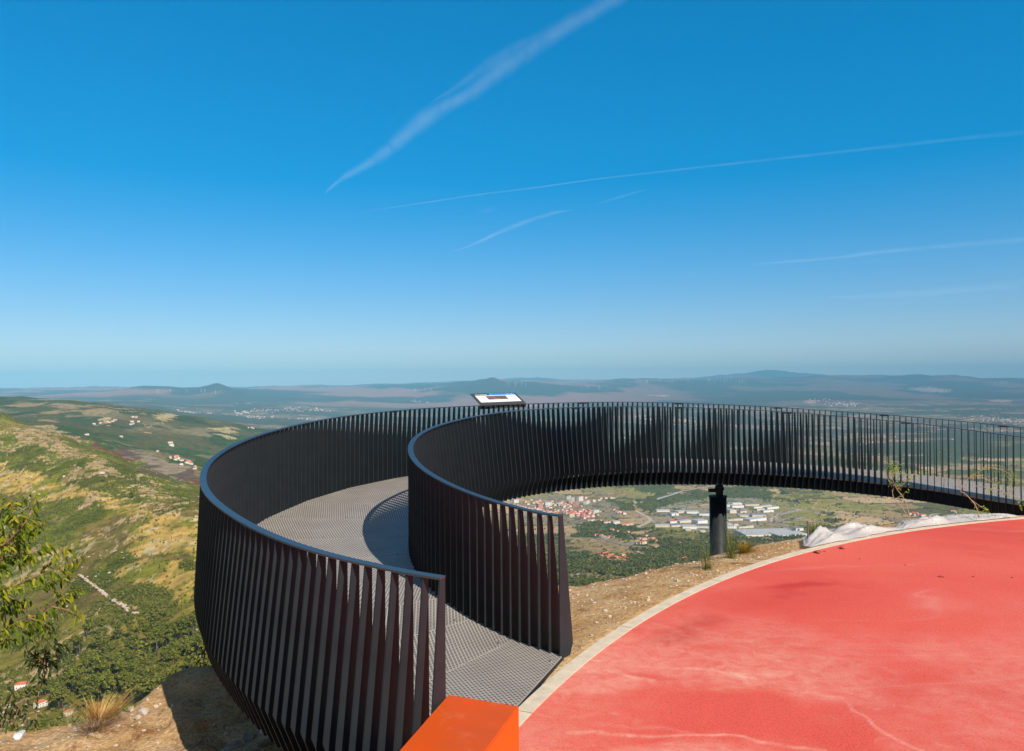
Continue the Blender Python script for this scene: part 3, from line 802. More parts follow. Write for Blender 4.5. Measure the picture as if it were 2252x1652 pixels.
n1, n2 = 900, 520
rr = PR - KW - np.linspace(0, 1, n2) ** 1.1 * (PR - KW - 4.0)
th = np.linspace(math.radians(86), math.radians(166), n1)
T, R_ = np.meshgrid(th, rr)
X_, Y_ = PCX + R_ * np.cos(T), PCY + R_ * np.sin(T)
Z_ = -0.002 + 0 * X_
ix = np.arange(n1 * n2).reshape(n2, n1)
fq = np.stack([ix[:-1, :-1], ix[1:, :-1], ix[1:, 1:], ix[:-1, 1:]], -1).reshape(-1, 4)[:, ::-1]
pl = np_mesh('plaza_pavement', np.stack([X_, Y_, Z_], -1).reshape(-1, 3), fq, M['plaza'], attr=cover_plaza(X_, Y_).reshape(-1, 4))
tag(pl, kind='structure')
if sum(p.normal.z for p in pl.data.polygons[:50]) < 0: pl.data.flip_normals()
# the rest of the round plaza, behind the camera
mb = MB()
fan = [(PCX + (PR - KW) * math.cos(a), PCY + (PR - KW) * math.sin(a), -0.006) for a in np.linspace(0, 2 * PI, 97)[:-1]]
mb.add(fan, [tuple(range(96))])
tag(mb.build('plaza_base', M['plaza']), kind='structure')

# kerb: cast concrete lengths with thin joints
mb = MB()
seg = 2.0 / PR
a0 = math.radians(40)
while a0 < math.radians(250):
    n = 10
    vs, fs = [], []
    for k in range(n + 1):
        a = a0 + (seg - 0.006 / PR) * k / n
        for r, z in ((PR - KW, -0.25), (PR - KW, 0.003), (PR - KW + 0.004, 0.0035), (PR - 0.004, 0.0035), (PR, 0.001), (PR, -0.25)):
            vs.append((PCX + r * math.cos(a), PCY + r * math.sin(a), z))
    for k in range(n):
        for q in range(5):
            i0 = k * 6 + q
            fs.append((i0, i0 + 1, i0 + 7, i0 + 6))
    mb.add(vs, fs)
    a0 += seg
kb = mb.build('kerb', M['kerb'])
tag(kb, kind='structure')
bmx = bmesh.new(); bmx.from_mesh(kb.data); bmesh.ops.recalc_face_normals(bmx, faces=bmx.faces); bmx.to_mesh(kb.data); bmx.free()

# ------------------------------------------------------------------ near soil
YB = [(-30, 6.0), (-14, 6.4), (-5, 6.8), (-4.3, 6.88), (-3.8, 6.98), (-3.55, 7.15), (-3.45, 7.55), (-3.3, 7.8), (-3.1, 7.95), (-2.8, 8.1), (-2, 8.6), (0, 9.2), (0.73, 9.25), (1.5, 9.6), (1.66, 9.75), (2.4, 10.2),
      (2.78, 10.55), (3.4, 11.0), (4.3, 11.65), (6, 12.5), (9, 13.4), (14, 14.2), (30, 14)]


def soil(x, y):
    x = np.asarray(x, float); y = np.asarray(y, float)
    s = np.hypot(x - PCX, y - PCY) - PR
    left = 1 - sst(-0.9, 0.9, x + 0.25 * (y - 6))
    band = -0.02 - 0.20 * sst(0.05, 1.8, s)
    low = -0.05 - 0.76 * sst(0.05, 1.5, s)
    z = band * (1 - left) + low * left
    e = y - np.interp(x, [p[0] for p in YB], [p[1] for p in YB]) + 0.22 * (fbm(x * 1.7, y * 1.7, 3, 7) - 0.5)
    z = z - 0.85 * np.maximum(e, 0) - 0.05 * np.clip(e + 0.5, 0, 0.5)
    z = z + left * 0.16 * np.exp(-(((x + 3.05) / 0.8) ** 2 + ((y - 7.8) / 0.5) ** 2))
    rough = 0.14 * (fbm(x * 1.1, y * 1.1, 5, 8) - 0.5) + 0.075 * (fbm(x * 5, y * 5, 4, 9) - 0.5)
    z = z + rough * sst(0.0, 0.5, s) * (0.5 + 0.9 * left)
    z = np.where(s < 0.0, -0.32, z)
    return z


gx = np.linspace(-16, 15, 620); gy = np.concatenate([np.linspace(-9, 2.5, 40, endpoint=False), np.linspace(2.5, 15.5, 300), np.linspace(15.5, 46, 40)[1:]])
GX, GY = np.meshgrid(gx, gy)
GZ = soil(GX, GY)
ix = np.arange(GX.size).reshape(GX.shape)
fq = np.stack([ix[:-1, :-1], ix[:-1, 1:], ix[1:, 1:], ix[1:, :-1]], -1).reshape(-1, 4)
tag(np_mesh('ground', np.stack([GX, GY, GZ], -1).reshape(-1, 3), fq, M['dirt'], smooth=True), kind='structure')


def sz(x, y): return float(soil(np.array([x]), np.array([y]))[0])


def soil_at(px, py):
    """where the sight line meets the near soil"""
    v = ray(px, py)
    prev = None
    d = 3.0
    while d < 30:
        z = CAM_Z + v.z * d
        if z <= sz(v.x * d, d): return Vector((v.x * d, d, sz(v.x * d, d)))
        d += 0.02
    return Vector((v.x * 12, 12, sz(v.x * 12, 12)))


# ------------------------------------------------------------------ the walkway
OUT = [(973, 1270, 4.2), (870, 1254, 4.33), (778, 1237, 4.5), (700, 1217.5, 4.72), (622, 1190, 5.03), (569.5, 1167, 5.33), (517.5, 1138, 5.75),
       (478.5, 1109.5, 6.2), (452, 1083, 6.75), (444, 1058, 7.35), (448, 1031, 8.0), (466, 1008, 8.6), (504.5, 982, 9.25), (569.5, 956, 10.05),
       (648, 935, 10.9), (752, 915.6, 11.95), (892, 901, 13.1), (992, 894.8, 13.75), (1130, 889, 14.5), (1258, 885.5, 15.0), (1364, 884, 15.35), (1494, 886, 15.6),
       (1624, 891, 15.7), (1777, 900, 15.65), (2000, 916, 15.25), (2120, 927.5, 14.9), (2251, 940, 14.4)]
INN = [(1234, 1133, 6.2), (1180, 1128, 6.35), (1128, 1119, 6.5), (1076, 1102, 6.72), (1024, 1083, 6.98), (972, 1060, 7.3), (933, 1037, 7.7), (910, 1016, 8.15),
       (897, 990, 8.75), (902, 972, 9.2), (920, 953, 9.75), (954, 938, 10.3), (998, 925, 10.9), (1050, 914, 11.45), (1102, 906, 11.9), (1167, 900.5, 12.35),
       (1258, 895.5, 12.9), (1388, 893.5, 13.4), (1494, 894.8, 13.65), (1624, 900, 13.85), (1777, 909, 13.98), (1907, 921, 13.9), (2038, 932.5, 13.6), (2168, 951, 13.15), (2246, 961, 12.8)]
RAIL_H = 1.1
outp = [tuple(W(*p)) for p in OUT] + [(10.5, 13.75, 1.06), (11.6, 12.9, 1.09)]
innp = [tuple(W(*p)) for p in INN] + [(9.1, 12.3, 1.12), (9.8, 11.75, 1.12)]
CO = smooth_curve(catmull(outp)); CI = smooth_curve(catmull(innp))
SO, SI = arclen(CO), arclen(CI)

walk = empty('walkway', (0, 0, 0), label='black steel looping viewpoint walkway with slatted railings and metal grating floor', cat='walkway')


def frame_at(P, S, s, side):
    p = at_s(P, S, s)
    a = at_s(P, S, max(0, s - 0.08)); b = at_s(P, S, min(S[-1], s + 0.08))
    t = Vector(b - a); t.z = 0; t.normalize()
    n = Vector((-t.y, t.x, 0)) * side          # points away from the deck
    return Vector(p), t, n


# outer rail runs from the entrance: deck lies on its right-hand side, so outward is to the left
def fin_mesh(p, t, n, k=1.0):
    """one flat steel blade, standing square to the railing, wide at floor level and tapering up and down"""
    prof = [(0.0, -0.008), (0.052, -0.008), (0.174 * k, -0.99), (0.178 * k, -1.03), (0.045, -1.345), (0.0, -1.345)]
    th = 0.005
    vs = []
    for s in (-1, 1):
        for o, z in prof:
            vs.append(p + n * (o - 0.028) + t * (s * th) + Vector((0, 0, z)))
    th = 0.005
    k = len(prof)
    fs = [tuple(range(k)), tuple(range(2 * k - 1, k - 1, -1))]
    for i in range(k):
        j = (i + 1) % k
        fs.append((i, i + k, j + k, j))
    return vs, fs


fins = []
for P, S, side in ((CO, SO, 1), (CI, SI, -1)):
    L = S[-1]; cnt = int(L / 0.1045)
    for i in range(cnt + 1):
        p, t, n = frame_at(P, S, min(L, i * 0.1045 + 0.006), side)
        ppx, _ = proj(np.array([p.x]), np.array([p.y]), np.array([p.z]))
        fins.append((p.y if 300 < ppx[0] < 2300 else 99, p, t, n, 1 - (0.42 * math.exp(-((i * 0.1045 - 4.6) / 1.9) ** 2) if side == 1 else 0)))
fins.sort(key=lambda q: q[0])
for k, (d, p, t, n, kb_) in enumerate(fins[:100]):
    vs, fs = fin_mesh(p, t, n, kb_)
    MB().add([v - p for v in vs], fs).build('railing_fin', M['metal'], walk, loc=p)
mb = MB()
for d, p, t, n, kb_ in fins[100:]:
    mb.add(*fin_mesh(p, t, n, kb_))
tag(mb.build('railing_fins', M['metal'], walk), kind='stuff')


def sweep(P, S, side, prof, name, material, s0=0.0, s1=None, step=0.12, cap=True, parent=walk):
    """prof: closed (outward, z) outline carried along the curve"""
    s1 = S[-1] if s1 is None else s1
    n_ = max(2, int((s1 - s0) / step))
    k = len(prof); vs, fs = [], []
    for i in range(n_ + 1):
        p, t, n = frame_at(P, S, s0 + (s1 - s0) * i / n_, side)
        for o, z in prof: vs.append(p + n * o + Vector((0, 0, z)))
    for i in range(n_):
        for q in range(k):
            r = (q + 1) % k
            fs.append((i * k + q, i * k + r, (i + 1) * k + r, (i + 1) * k + q))
    fs.append(tuple(range(k - 1, -1, -1))); fs.append(tuple(n_ * k + q for q in range(k)))
    mb = MB().add(vs, fs)
    o = mb.build(name, material, parent)
    b = bmesh.new(); b.from_mesh(o.data); bmesh.ops.recalc_face_normals(b, faces=b.faces); b.to_mesh(o.data); b.free()
    return o


m_rail, nt, bs = mat('satin_black_handrail')
bs.inputs['Base Color'].default_value = (0.035, 0.036, 0.042, 1)
bs.inputs['Roughness'].default_value = 0.34
bs.inputs['Specular IOR Level'].default_value = 0.9
for P, S, side in ((CO, SO, 1), (CI, SI, -1)):
    s_ = 0.0
    while s_ < S[-1] - 0.3:
        sweep(P, S, side, [(-0.030, 0.004), (0.030, 0.004), (0.030, -0.008), (-0.030, -0.008)], 'handrail', m_rail, s0=s_, s1=min(S[-1], s_ + 1.994), step=0.08)
        s_ += 2.0
    sweep(P, S, side, [(-0.09, -1.135), (-0.035, -1.135), (-0.035, -1.34), (-0.09, -1.34)], 'edge_beam', M['metal'], step=0.15)
# handrail joint plates
for P, S, side in ((CO, SO, 1), (CI, SI, -1)):
    s = 2.0
    while s < S[-1]:
        p, t, n = frame_at(P, S, s, side)
        R = Matrix((t, n, Vector((0, 0, 1)))).transposed()
        mbj = MB(); mbj.box(p + Vector((0, 0, -0.017)), (0.16, 0.04, 0.016), R)
        for q in (-0.05, 0, 0.05): mbj.box(p + t * q + Vector((0, 0, -0.029)), (0.014, 0.014, 0.01), R)
        mbj.build('joint_plate', M['metal'], walk)
        s += 2.0

# deck of straight-sided grating panels, each with its own mesh direction
inn_xy = CI[:, :2]


def inner_match(s):
    p = at_s(CO, SO, s)
    j = int(np.argmin(np.hypot(inn_xy[:, 0] - p[0], inn_xy[:, 1] - p[1])))
    return j


npan = int(SO[-1] / 1.0)
js = []
cur = 0
stations = np.linspace(0, SO[-1], npan + 1)
for s in stations:
    cur = max(cur, inner_match(s)); js.append(cur)
js[0] = 0; js[-1] = len(CI) - 1
# spread inner stations a little so no panel is degenerate at the oblique entrance
js = np.array(js, float)
js[:4] = np.linspace(0, js[3], 4) if js[3] > 6 else np.linspace(0, max(js[4], 12), 5)[:4]
for k in range(npan):
    o0 = Vector(at_s(CO, SO, stations[k])); o1 = Vector(at_s(CO, SO, stations[k + 1]))
    i0 = Vector(CI[int(js[k])]); i1 = Vector(CI[int(js[k + 1])])
    dz = Vector((0, 0, -RAIL_H))
    o0, o1, i0, i1 = o0 + dz, o1 + dz, i0 + dz, i1 + dz
    g = 0.004
    def sh(a, b): return (b - a).normalized() * g if (b - a).length > 1e-4 else Vector()
    q = [o0 + sh(o0, o1), o1 + sh(o1, o0), i1 + sh(i1, i0), i0 + sh(i0, i1)]
    if (i1 - i0).length < 0.03: q = [q[0], q[1], q[2]]
    thk = Vector((0, 0, -0.03))
    nq = len(q)
    ax = ((o1 + i1) - (o0 + i0)); ax.z = 0; ax.normalize()
    ay = Vector((-ax.y, ax.x, 0))
    uvf = [(p.dot(ax) + k * 0.37, p.dot(ay)) for p in q]
    fs = [tuple(range(nq))[::-1], tuple(range(nq, 2 * nq))] + [(i, (i + 1) % nq, (i + 1) % nq + nq, i + nq) for i in range(nq)]
    uvs = [uvf[::-1], uvf] + [[(0.03, 0.014)] * 4] * nq
    pn = MB().add(q + [p + thk for p in q], fs, 0, uvs).build('grating_panel', M['grating'], walk)
    b = bmesh.new(); b.from_mesh(pn.data); bmesh.ops.recalc_face_normals(b, faces=b.faces); b.to_mesh(pn.data); b.free()
    # cross beam under each joint
    c0, c1 = o0.lerp(i0, 0.02), i0.lerp(o0, 0.02)
    t = (c1 - c0); ln = t.length; t.normalize(); nn = t.cross(Vector((0, 0, 1))).normalized(); up = nn.cross(t)
    if ln > 0.5:
        R = Matrix((t, nn, up)).transposed()
        if k > 0: MB().box((c0 + c1) / 2 + Vector((0, 0, -0.12)), (ln - 0.16, 0.06, 0.16), R).build('cross_beam', M['metal'], walk)
# angle plate that closes the deck at the entrance, and screw heads
e0 = Vector(CO[0]) + Vector((0, 0, -RAIL_H)); e1 = Vector(CI[0]) + Vector((0, 0, -RAIL_H))
t = (e1 - e0); ln = t.length; t.normalize(); nn = Vector((t.y, -t.x, 0)).normalized(); up = nn.cross(t)
R = Matrix((t, nn, up)).transposed()
MB().box((e0 + e1) / 2 + nn * 0.008 + Vector((0, 0, -0.05)), (ln, 0.008, 0.09), R).build('end_plate', M['metal'], walk)
mb = MB()
for k in range(0, npan):
    for fr in (0.08, 0.5, 0.92):
        a = Vector(at_s(CO, SO, stations[k])).lerp(Vector(CI[int(js[k])]), fr)
        b2 = Vector(at_s(CO, SO, stations[k + 1])).lerp(Vector(CI[int(js[k + 1])]), fr)
        p = a.lerp(b2, 0.09) + Vector((0, 0, -RAIL_H + 0.003))
        if p.y < 10.5: MB().tube([p, p + Vector((0, 0, 0.006))], 0.011, 8).build('screw_head', M['steel'], walk)

# support column with its bearing
cxy = W(1578, 1090, 14.6)
zt = cxy.z
mb = MB()
mb.tube([(cxy.x, 14.6, -6.0), (cxy.x, 14.6, zt - 0.01)], 0.155, 40)
mb.tube([(cxy.x, 14.6, zt - 0.03), (cxy.x, 14.6, zt)], 0.168, 40)
colm = mb.build('support_column', M['metal'], walk)
for p in colm.data.polygons: p.use_smooth = len(p.vertices) == 4
mb = MB()
mb.tube([(cxy.x + 0.03, 14.6, zt), (cxy.x + 0.03, 14.6, zt + 0.24)], 0.07, 16)
mb.box((cxy.x - 0.06, 14.6, zt + 0.10), (0.22, 0.10, 0.06))
mb.tube([(cxy.x + 0.03, 14.6, zt + 0.10), (cxy.x + 0.03, 14.6, zt + 0.16)], 0.085, 16)
mb.build('bearing', M['metal'], colm)
# second column of the left loop, below the deck
# ------------------------------------------------------------------ information panel on the far railing
bl = W(1056, 890, 14.15); br = W(1156, 886, 14.62)
tt = (br - bl); wid = tt.length; tt.normalize()
nrm = Vector((-tt.y, tt.x, 0)).normalized()
upv = (nrm * 0.40 + Vector((0, 0, 0.19))); hgt = upv.length; upv.normalize()
face = tt.cross(upv).normalized()
if face.z < 0: face = -face
info = empty('information_panel', bl, label='tilted blue and white information panel mounted on the far outer railing', cat='sign')


def onb(u, v, h=0.0): return tt * (u * wid) + upv * (v * hgt) + face * h


def quadp(u0, v0, u1, v1, h, th=0.001, skew=0):
    a, b, c, d = onb(u0, v0, h), onb(u1, v0, h), onb(u1, v1, h), onb(u0, v1, h)
    vs = [a, b, c, d] + [q - face * th for q in (a, b, c, d)]
    return vs, [(0, 1, 2, 3), (7, 6, 5, 4), (0, 4, 5, 1), (1, 5, 6, 2), (2, 6, 7, 3), (3, 7, 4, 0)]


def panel_piece(rects, name, m_, parent=info):
    mb = MB()
    for r in rects: mb.add(*quadp(*r))
    return mb.build(name, m_, parent)


board = panel_piece([(0, 0, 1, 1, 0.0, 0.012)], 'board', M['panel_dark'])
lipv = Vector((0, 0, -0.085))
mb = MB()
a, b = onb(0, 0), onb(1, 0)
mb.add([a, b, b + lipv, a + lipv] + [q + nrm * 0.01 for q in (a, b, b + lipv, a + lipv)], [(0, 1, 2, 3), (4, 7, 6, 5), (0, 4, 5, 1), (2, 6, 7, 3), (0, 3, 7, 4), (1, 5, 6, 2)])
mb.build('bracket', M['panel_dark'], info)
pr_ = panel_piece([(0.055, 0.17, 0.945, 0.79, 0.003)], 'printed_face', M['p_white'])
panel_piece([(0.37, 0.79, 0.955, 0.955, 0.003)], 'header_band', M['p_blue'])
panel_piece([(0.055, 0.79, 0.365, 0.955, 0.003)], 'title_band', M['p_black'])
panel_piece([(0.27, 0.40, 0.71, 0.73, 0.0045)], 'printed_picture', M['p_photo'], pr_)
panel_piece([(0.07 + 0.034 * i, 0.84, 0.07 + 0.034 * i + 0.026, 0.885, 0.0045) for i in range(8)] + [(0.41, 0.85, 0.425, 0.89, 0.0045)] + [(x, 0.86, x + 0.012, 0.90, 0.0045) for x in (0.78, 0.80, 0.87, 0.89)], 'header_marks', M['p_white'])
panel_piece([(0.76 + 0.02 * i, 0.60 + 0.02 * ((i * 7) % 3), 0.772 + 0.02 * i, 0.645 + 0.02 * ((i * 5) % 3), 0.0045) for i in range(9)], 'small_figures', M['p_black'], pr_)
mb = MB()
for i, u in enumerate((0.12, 0.225, 0.33, 0.55, 0.655, 0.76, 0.87)):
    p = onb(u, 0) + lipv * 0.5 - nrm * 0.004
    MB().tube([p, p + nrm * 0.004], 0.008, 8).build('rivet', M['steel'], info)

# ------------------------------------------------------------------ orange block
c1 = W(1141, 1551, 4.12); c2 = W(985, 1528, 4.28)
HB = (c1.z + c2.z) / 2
dR = Vector((1620 - 1141, 0, 0)); dirv = Vector((-(1620 - CX) / F, -1, 0)).normalized()   # toward the camera
blk = empty('concrete_block', (c1.x, c1.y, 0), label='orange painted concrete block at the walkway entrance beside the red plaza', cat='block')
bmx = bmesh.new()
cor = [Vector((c1.x, c1.y)), Vector((c2.x, c2.y)), Vector((c2.x, c2.y)) + dirv.to_2d() * 3.0, Vector((c1.x, c1.y)) + dirv.to_2d() * 3.0]
def onz(px, py):
    v = ray(px, py); k_ = (HB - CAM_Z) / v.z
    return Vector((v.x * k_, k_))
# left side flares a little, as the top edge does in the photograph
cor[2] = cor[1] + (onz(875, 1652) - cor[1]).normalized() * 3.0
cor[3] = cor[0] + (onz(1068, 1652) - cor[0]).normalized() * 3.0
vb = [bmx.verts.new((p.x - c1.x, p.y - c1.y, -0.9)) for p in cor]
vt = [bmx.verts.new((p.x - c1.x, p.y - c1.y, HB)) for p in cor]
bmx.faces.new(vb[::-1]); bmx.faces.new(vt)
for i in range(4): bmx.faces.new((vb[i], vb[(i + 1) % 4], vt[(i + 1) % 4], vt[i]))
bmesh.ops.recalc_face_normals(bmx, faces=bmx.faces)
bmesh.ops.bevel(bmx, geom=[e for e in bmx.edges], offset=0.006, segments=2, affect='EDGES')
me = bpy.data.meshes.new('painted_body'); bmx.to_mesh(me); bmx.free()


def mat_orange():
    m, nt, bs = mat('orange_painted_concrete')
    co = objco(nt)
    a = noise(nt, 2.0, 5, 0.6, co, 0.4)
    c = ramp(nt, a, [(0.32, (0.60, 0.085, 0.012)), (0.55, (0.72, 0.088, 0.003)), (0.72, (0.66, 0.11, 0.03))])
    ch = noise(nt, 34, 6, 0.75, co)
    chm = ramp(nt, ch, [(0.68, (0, 0, 0)), (0.72, (1, 1, 1))])
    s = N(nt, 'ShaderNodeSeparateColor'); nt.links.new(chm, s.inputs[0])
    dust = ramp(nt, noise(nt, 5, 5, 0.7, co), [(0.55, (0, 0, 0)), (0.75, (0.35, 0.35, 0.35))])
    s2 = N(nt, 'ShaderNodeSeparateColor'); nt.links.new(dust, s2.inputs[0])
    bs.inputs['Specular IOR Level'].default_value = 0.25
    c2_ = mixc(nt, s2.outputs[0], c, (0.70, 0.30, 0.15))
    k = N(nt, 'ShaderNodeMath', operation='MULTIPLY'); k.inputs[1].default_value = 0.5; nt.links.new(s.outputs[0], k.inputs[0])
    nt.links.new(mixc(nt, k.outputs[0], c2_, (0.80, 0.55, 0.42)), bs.inputs['Base Color'])
    bs.inputs['Roughness'].default_value = 0.55
    bump(nt, bs, ch, 0.2, 0.002)
    return m


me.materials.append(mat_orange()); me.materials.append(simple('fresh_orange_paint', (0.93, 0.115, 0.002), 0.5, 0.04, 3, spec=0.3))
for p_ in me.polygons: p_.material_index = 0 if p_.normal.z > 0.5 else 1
o = bpy.data.objects.new('painted_body', me); COL.objects.link(o); o.parent = blk


# ------------------------------------------------------------------ plants close by
def leaf_geo(mb, p, dr, ln, wd, droop=0.5, mi=0):
    """pointed leaf folded along its midrib, hanging from p along dr"""
    dr = dr.normalized()
    side = dr.cross(Vector((random.uniform(-1, 1), random.uniform(-1, 1), random.uniform(-0.3, 1)))).normalized()
    nm = side.cross(dr).normalized()
    rows = []
    for t, w in ((0, 0.05), (0.22, 0.75), (0.5, 1.0), (0.78, 0.6), (1.0, 0.02)):
        c = p + dr * (ln * t) + Vector((0, 0, -droop * ln * t * t * 0.5))
        rows.append((c + side * (wd * 0.5 * w) + nm * (wd * 0.22 * w), c, c - side * (wd * 0.5 * w) + nm * (wd * 0.22 * w)))
    vs = [q for r in rows for q in r]; fs = []
    for i in range(4):
        b = i * 3
        fs += [(b, b + 1, b + 4, b + 3), (b + 1, b + 2, b + 5, b + 4)]
    mb.add(vs, fs, mi)


def grow(name, label, cat, polys, leafmat, barkmat, d0, dens, ln, base, rad=0.010, jit=0.35, stemr=0.02, spread=0.06, trunk=None, droop=0.6):
    root = empty(name, base, label=label, cat=cat)
    bw, lw = MB(), MB()
    B = Vector(base)
    for poly in polys:
        pts = []
        off = random.uniform(-jit, jit)
        for (x, y) in poly:
            pts.append(W(x, y, d0 + off + random.uniform(-0.06, 0.06)) - B)
        P = [Vector(q) for q in catmull([tuple(p) for p in pts], 6)]
        n = len(P)
        bw.tube(P, [rad * (0.35 + 0.65 * abs(i / (n - 1) - (0 if True else 1)) if False else 0.4 + 0.6 * (1 - i / (n - 1))) for i in range(n)], 5)
        L = sum((P[i + 1] - P[i]).length for i in range(n - 1))
        cnt = max(3, int(L * dens))
        for k in range(cnt):
            f = random.uniform(0.02, 1.0) * (n - 1.001); i = int(f)
            q = P[i].lerp(P[i + 1], f - i)
            t = (P[i + 1] - P[i]).normalized()
            sd = Vector((random.gauss(0, 1), random.gauss(0, 1), random.gauss(-0.3, 0.5)))
            dr = (sd * 0.6 + t * 0.6 + Vector((0, 0, -0.75))).normalized()
            q2 = q + Vector((random.gauss(0, spread), random.gauss(0, spread), random.gauss(0, spread * 0.6)))
            l = ln * random.uniform(0.6, 1.15)
            leaf_geo(lw, q2, dr, l, l * random.uniform(0.32, 0.42), droop)
    if trunk:
        bw.tube([Vector(q) - B for q in trunk], [stemr * (1.2 - 0.7 * i / (len(trunk) - 1)) for i in range(len(trunk))], 8)
    bw.build('branches', barkmat, root, smooth=True)
    lw.build('foliage', leafmat, root)
    return root


DT = 8.6
tb = Vector((-6.3, 8.9, sz(-6.3, 8.9)))
cher = [[(-60, 1330), (0, 1299), (26, 1290), (60, 1275), (104, 1259), (143, 1243), (176, 1228)], [(-60, 1420), (3, 1388), (33, 1372), (65, 1359), (91, 1346), (130, 1318), (156, 1305), (182, 1294)],
        [(112, 1334), (150, 1342), (163, 1350)], [(8, 1312), (10, 1345), (14, 1377)], [(-20, 1220), (20, 1185), (45, 1147), (40, 1140), (31, 1125), (19, 1095)],
        [(10, 1200), (50, 1156), (58, 1143), (68, 1116), (79, 1086)], [(-10, 1120), (0, 1153), (7, 1175), (14, 1200)], [(0, 1235), (21, 1224), (49, 1221), (63, 1218), (87, 1210), (109, 1199)],
        [(50, 1160), (70, 1154), (84, 1153), (102, 1152)], [(-40, 1275), (0, 1250), (20, 1234), (39, 1223), (70, 1232)], [(90, 1260), (116, 1230), (137, 1212), (150, 1212)],
        [(-30, 1200), (0, 1190), (30, 1175), (55, 1165), (70, 1180)], [(-40, 1330), (-10, 1260), (10, 1215), (35, 1190), (60, 1195)], [(-50, 1360), (0, 1340), (30, 1330), (55, 1335)],
        [(60, 1275), (90, 1285), (120, 1275), (150, 1262)], [(0, 1299), (30, 1318), (50, 1325)], [(30, 1372), (60, 1385), (80, 1388)], [(65, 1359), (100, 1372), (115, 1385)],
        [(-40, 1180), (-10, 1150), (5, 1120), (8, 1095)], [(-30, 1440), (0, 1410), (20, 1405), (35, 1412)]]
grow('cherry_tree', 'young tree with drooping yellow green leaves at the left edge', 'tree', cher, M['leaf'], M['bark'], DT, 84, 0.088, tb, 0.010, 0.35, 0.05, 0.05,
     [tb - Vector((0, 0, 0.3)), W(-75, 1600, DT + 0.1), W(-70, 1450, DT), W(-60, 1330, DT), W(-50, 1200, DT), W(-40, 1100, DT)])
sp = W(78, 1590, 7.0)
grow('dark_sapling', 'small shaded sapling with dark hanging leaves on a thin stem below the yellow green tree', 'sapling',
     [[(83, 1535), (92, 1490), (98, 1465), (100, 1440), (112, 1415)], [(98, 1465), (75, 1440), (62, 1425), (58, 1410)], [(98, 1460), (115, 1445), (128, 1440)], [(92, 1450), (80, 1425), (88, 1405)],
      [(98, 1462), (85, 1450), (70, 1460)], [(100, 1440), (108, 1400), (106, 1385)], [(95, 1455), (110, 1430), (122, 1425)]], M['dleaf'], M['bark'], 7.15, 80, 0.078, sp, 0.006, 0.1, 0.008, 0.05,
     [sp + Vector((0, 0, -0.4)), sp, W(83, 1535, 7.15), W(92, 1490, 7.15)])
sp = W(20, 1600, 6.95)
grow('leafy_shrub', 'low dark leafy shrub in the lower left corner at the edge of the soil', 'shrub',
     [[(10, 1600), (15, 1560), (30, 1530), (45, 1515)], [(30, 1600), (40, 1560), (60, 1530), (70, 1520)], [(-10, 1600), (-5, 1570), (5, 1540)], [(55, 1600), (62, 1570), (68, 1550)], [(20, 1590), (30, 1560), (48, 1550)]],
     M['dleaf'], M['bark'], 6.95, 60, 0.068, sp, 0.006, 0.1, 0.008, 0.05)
sp = W(440, 1515, 7.95)
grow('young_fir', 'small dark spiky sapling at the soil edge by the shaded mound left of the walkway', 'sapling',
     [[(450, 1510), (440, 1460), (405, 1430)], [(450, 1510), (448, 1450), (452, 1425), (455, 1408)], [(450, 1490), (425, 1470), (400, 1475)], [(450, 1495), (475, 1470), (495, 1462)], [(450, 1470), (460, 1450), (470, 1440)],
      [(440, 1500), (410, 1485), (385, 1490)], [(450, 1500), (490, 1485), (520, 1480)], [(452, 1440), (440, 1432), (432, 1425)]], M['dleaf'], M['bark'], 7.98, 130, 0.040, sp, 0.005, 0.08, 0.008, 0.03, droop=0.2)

# two thin saplings behind the plaza edge
def bare(name, label, d0, stems, twigs, base_px, leafd=40, ln=0.035):
    b = W(*base_px, d0)
    root = empty(name, b, label=label, cat='sapling')
    bw, lw = MB(), MB()
    for st in stems:
        P = [Vector(q) for q in catmull([tuple(W(x, y, d0) - b) for x, y in st], 8)]
        bw.tube(P, [0.008 * (1 - 0.55 * i / (len(P) - 1)) for i in range(len(P))], 6)
    for st, dn in twigs:
        off = random.uniform(-0.2, 0.2)
        P = [Vector(q) for q in catmull([tuple(W(x, y, d0 + off * i / len(st)) - b) for i, (x, y) in enumerate(st)], 6)]
        bw.tube(P, [0.005 * (1 - 0.6 * i / (len(P) - 1)) for i in range(len(P))], 5)
        L = sum((P[i + 1] - P[i]).length for i in range(len(P) - 1))
        for k in range(int(L * leafd * dn)):
            f = random.uniform(0.1, 1) * (len(P) - 1.01); i = int(f)
            q = P[i].lerp(P[i + 1], f - i) + Vector((random.gauss(0, 0.03), random.gauss(0, 0.03), random.gauss(0, 0.03)))
            leaf_geo(lw, q, Vector((random.gauss(0, 1), random.gauss(0, 1), random.gauss(-0.2, 0.6))), ln * random.uniform(0.6, 1.3), ln * 0.5, 0.2)
    bw.build('stem', M['twig'], root, smooth=True); lw.build('foliage', M['bleaf'], root)


def R5(L): return [(1818.8 + a / 5.208, 975.5 + b / 5.208) for a, b in L]


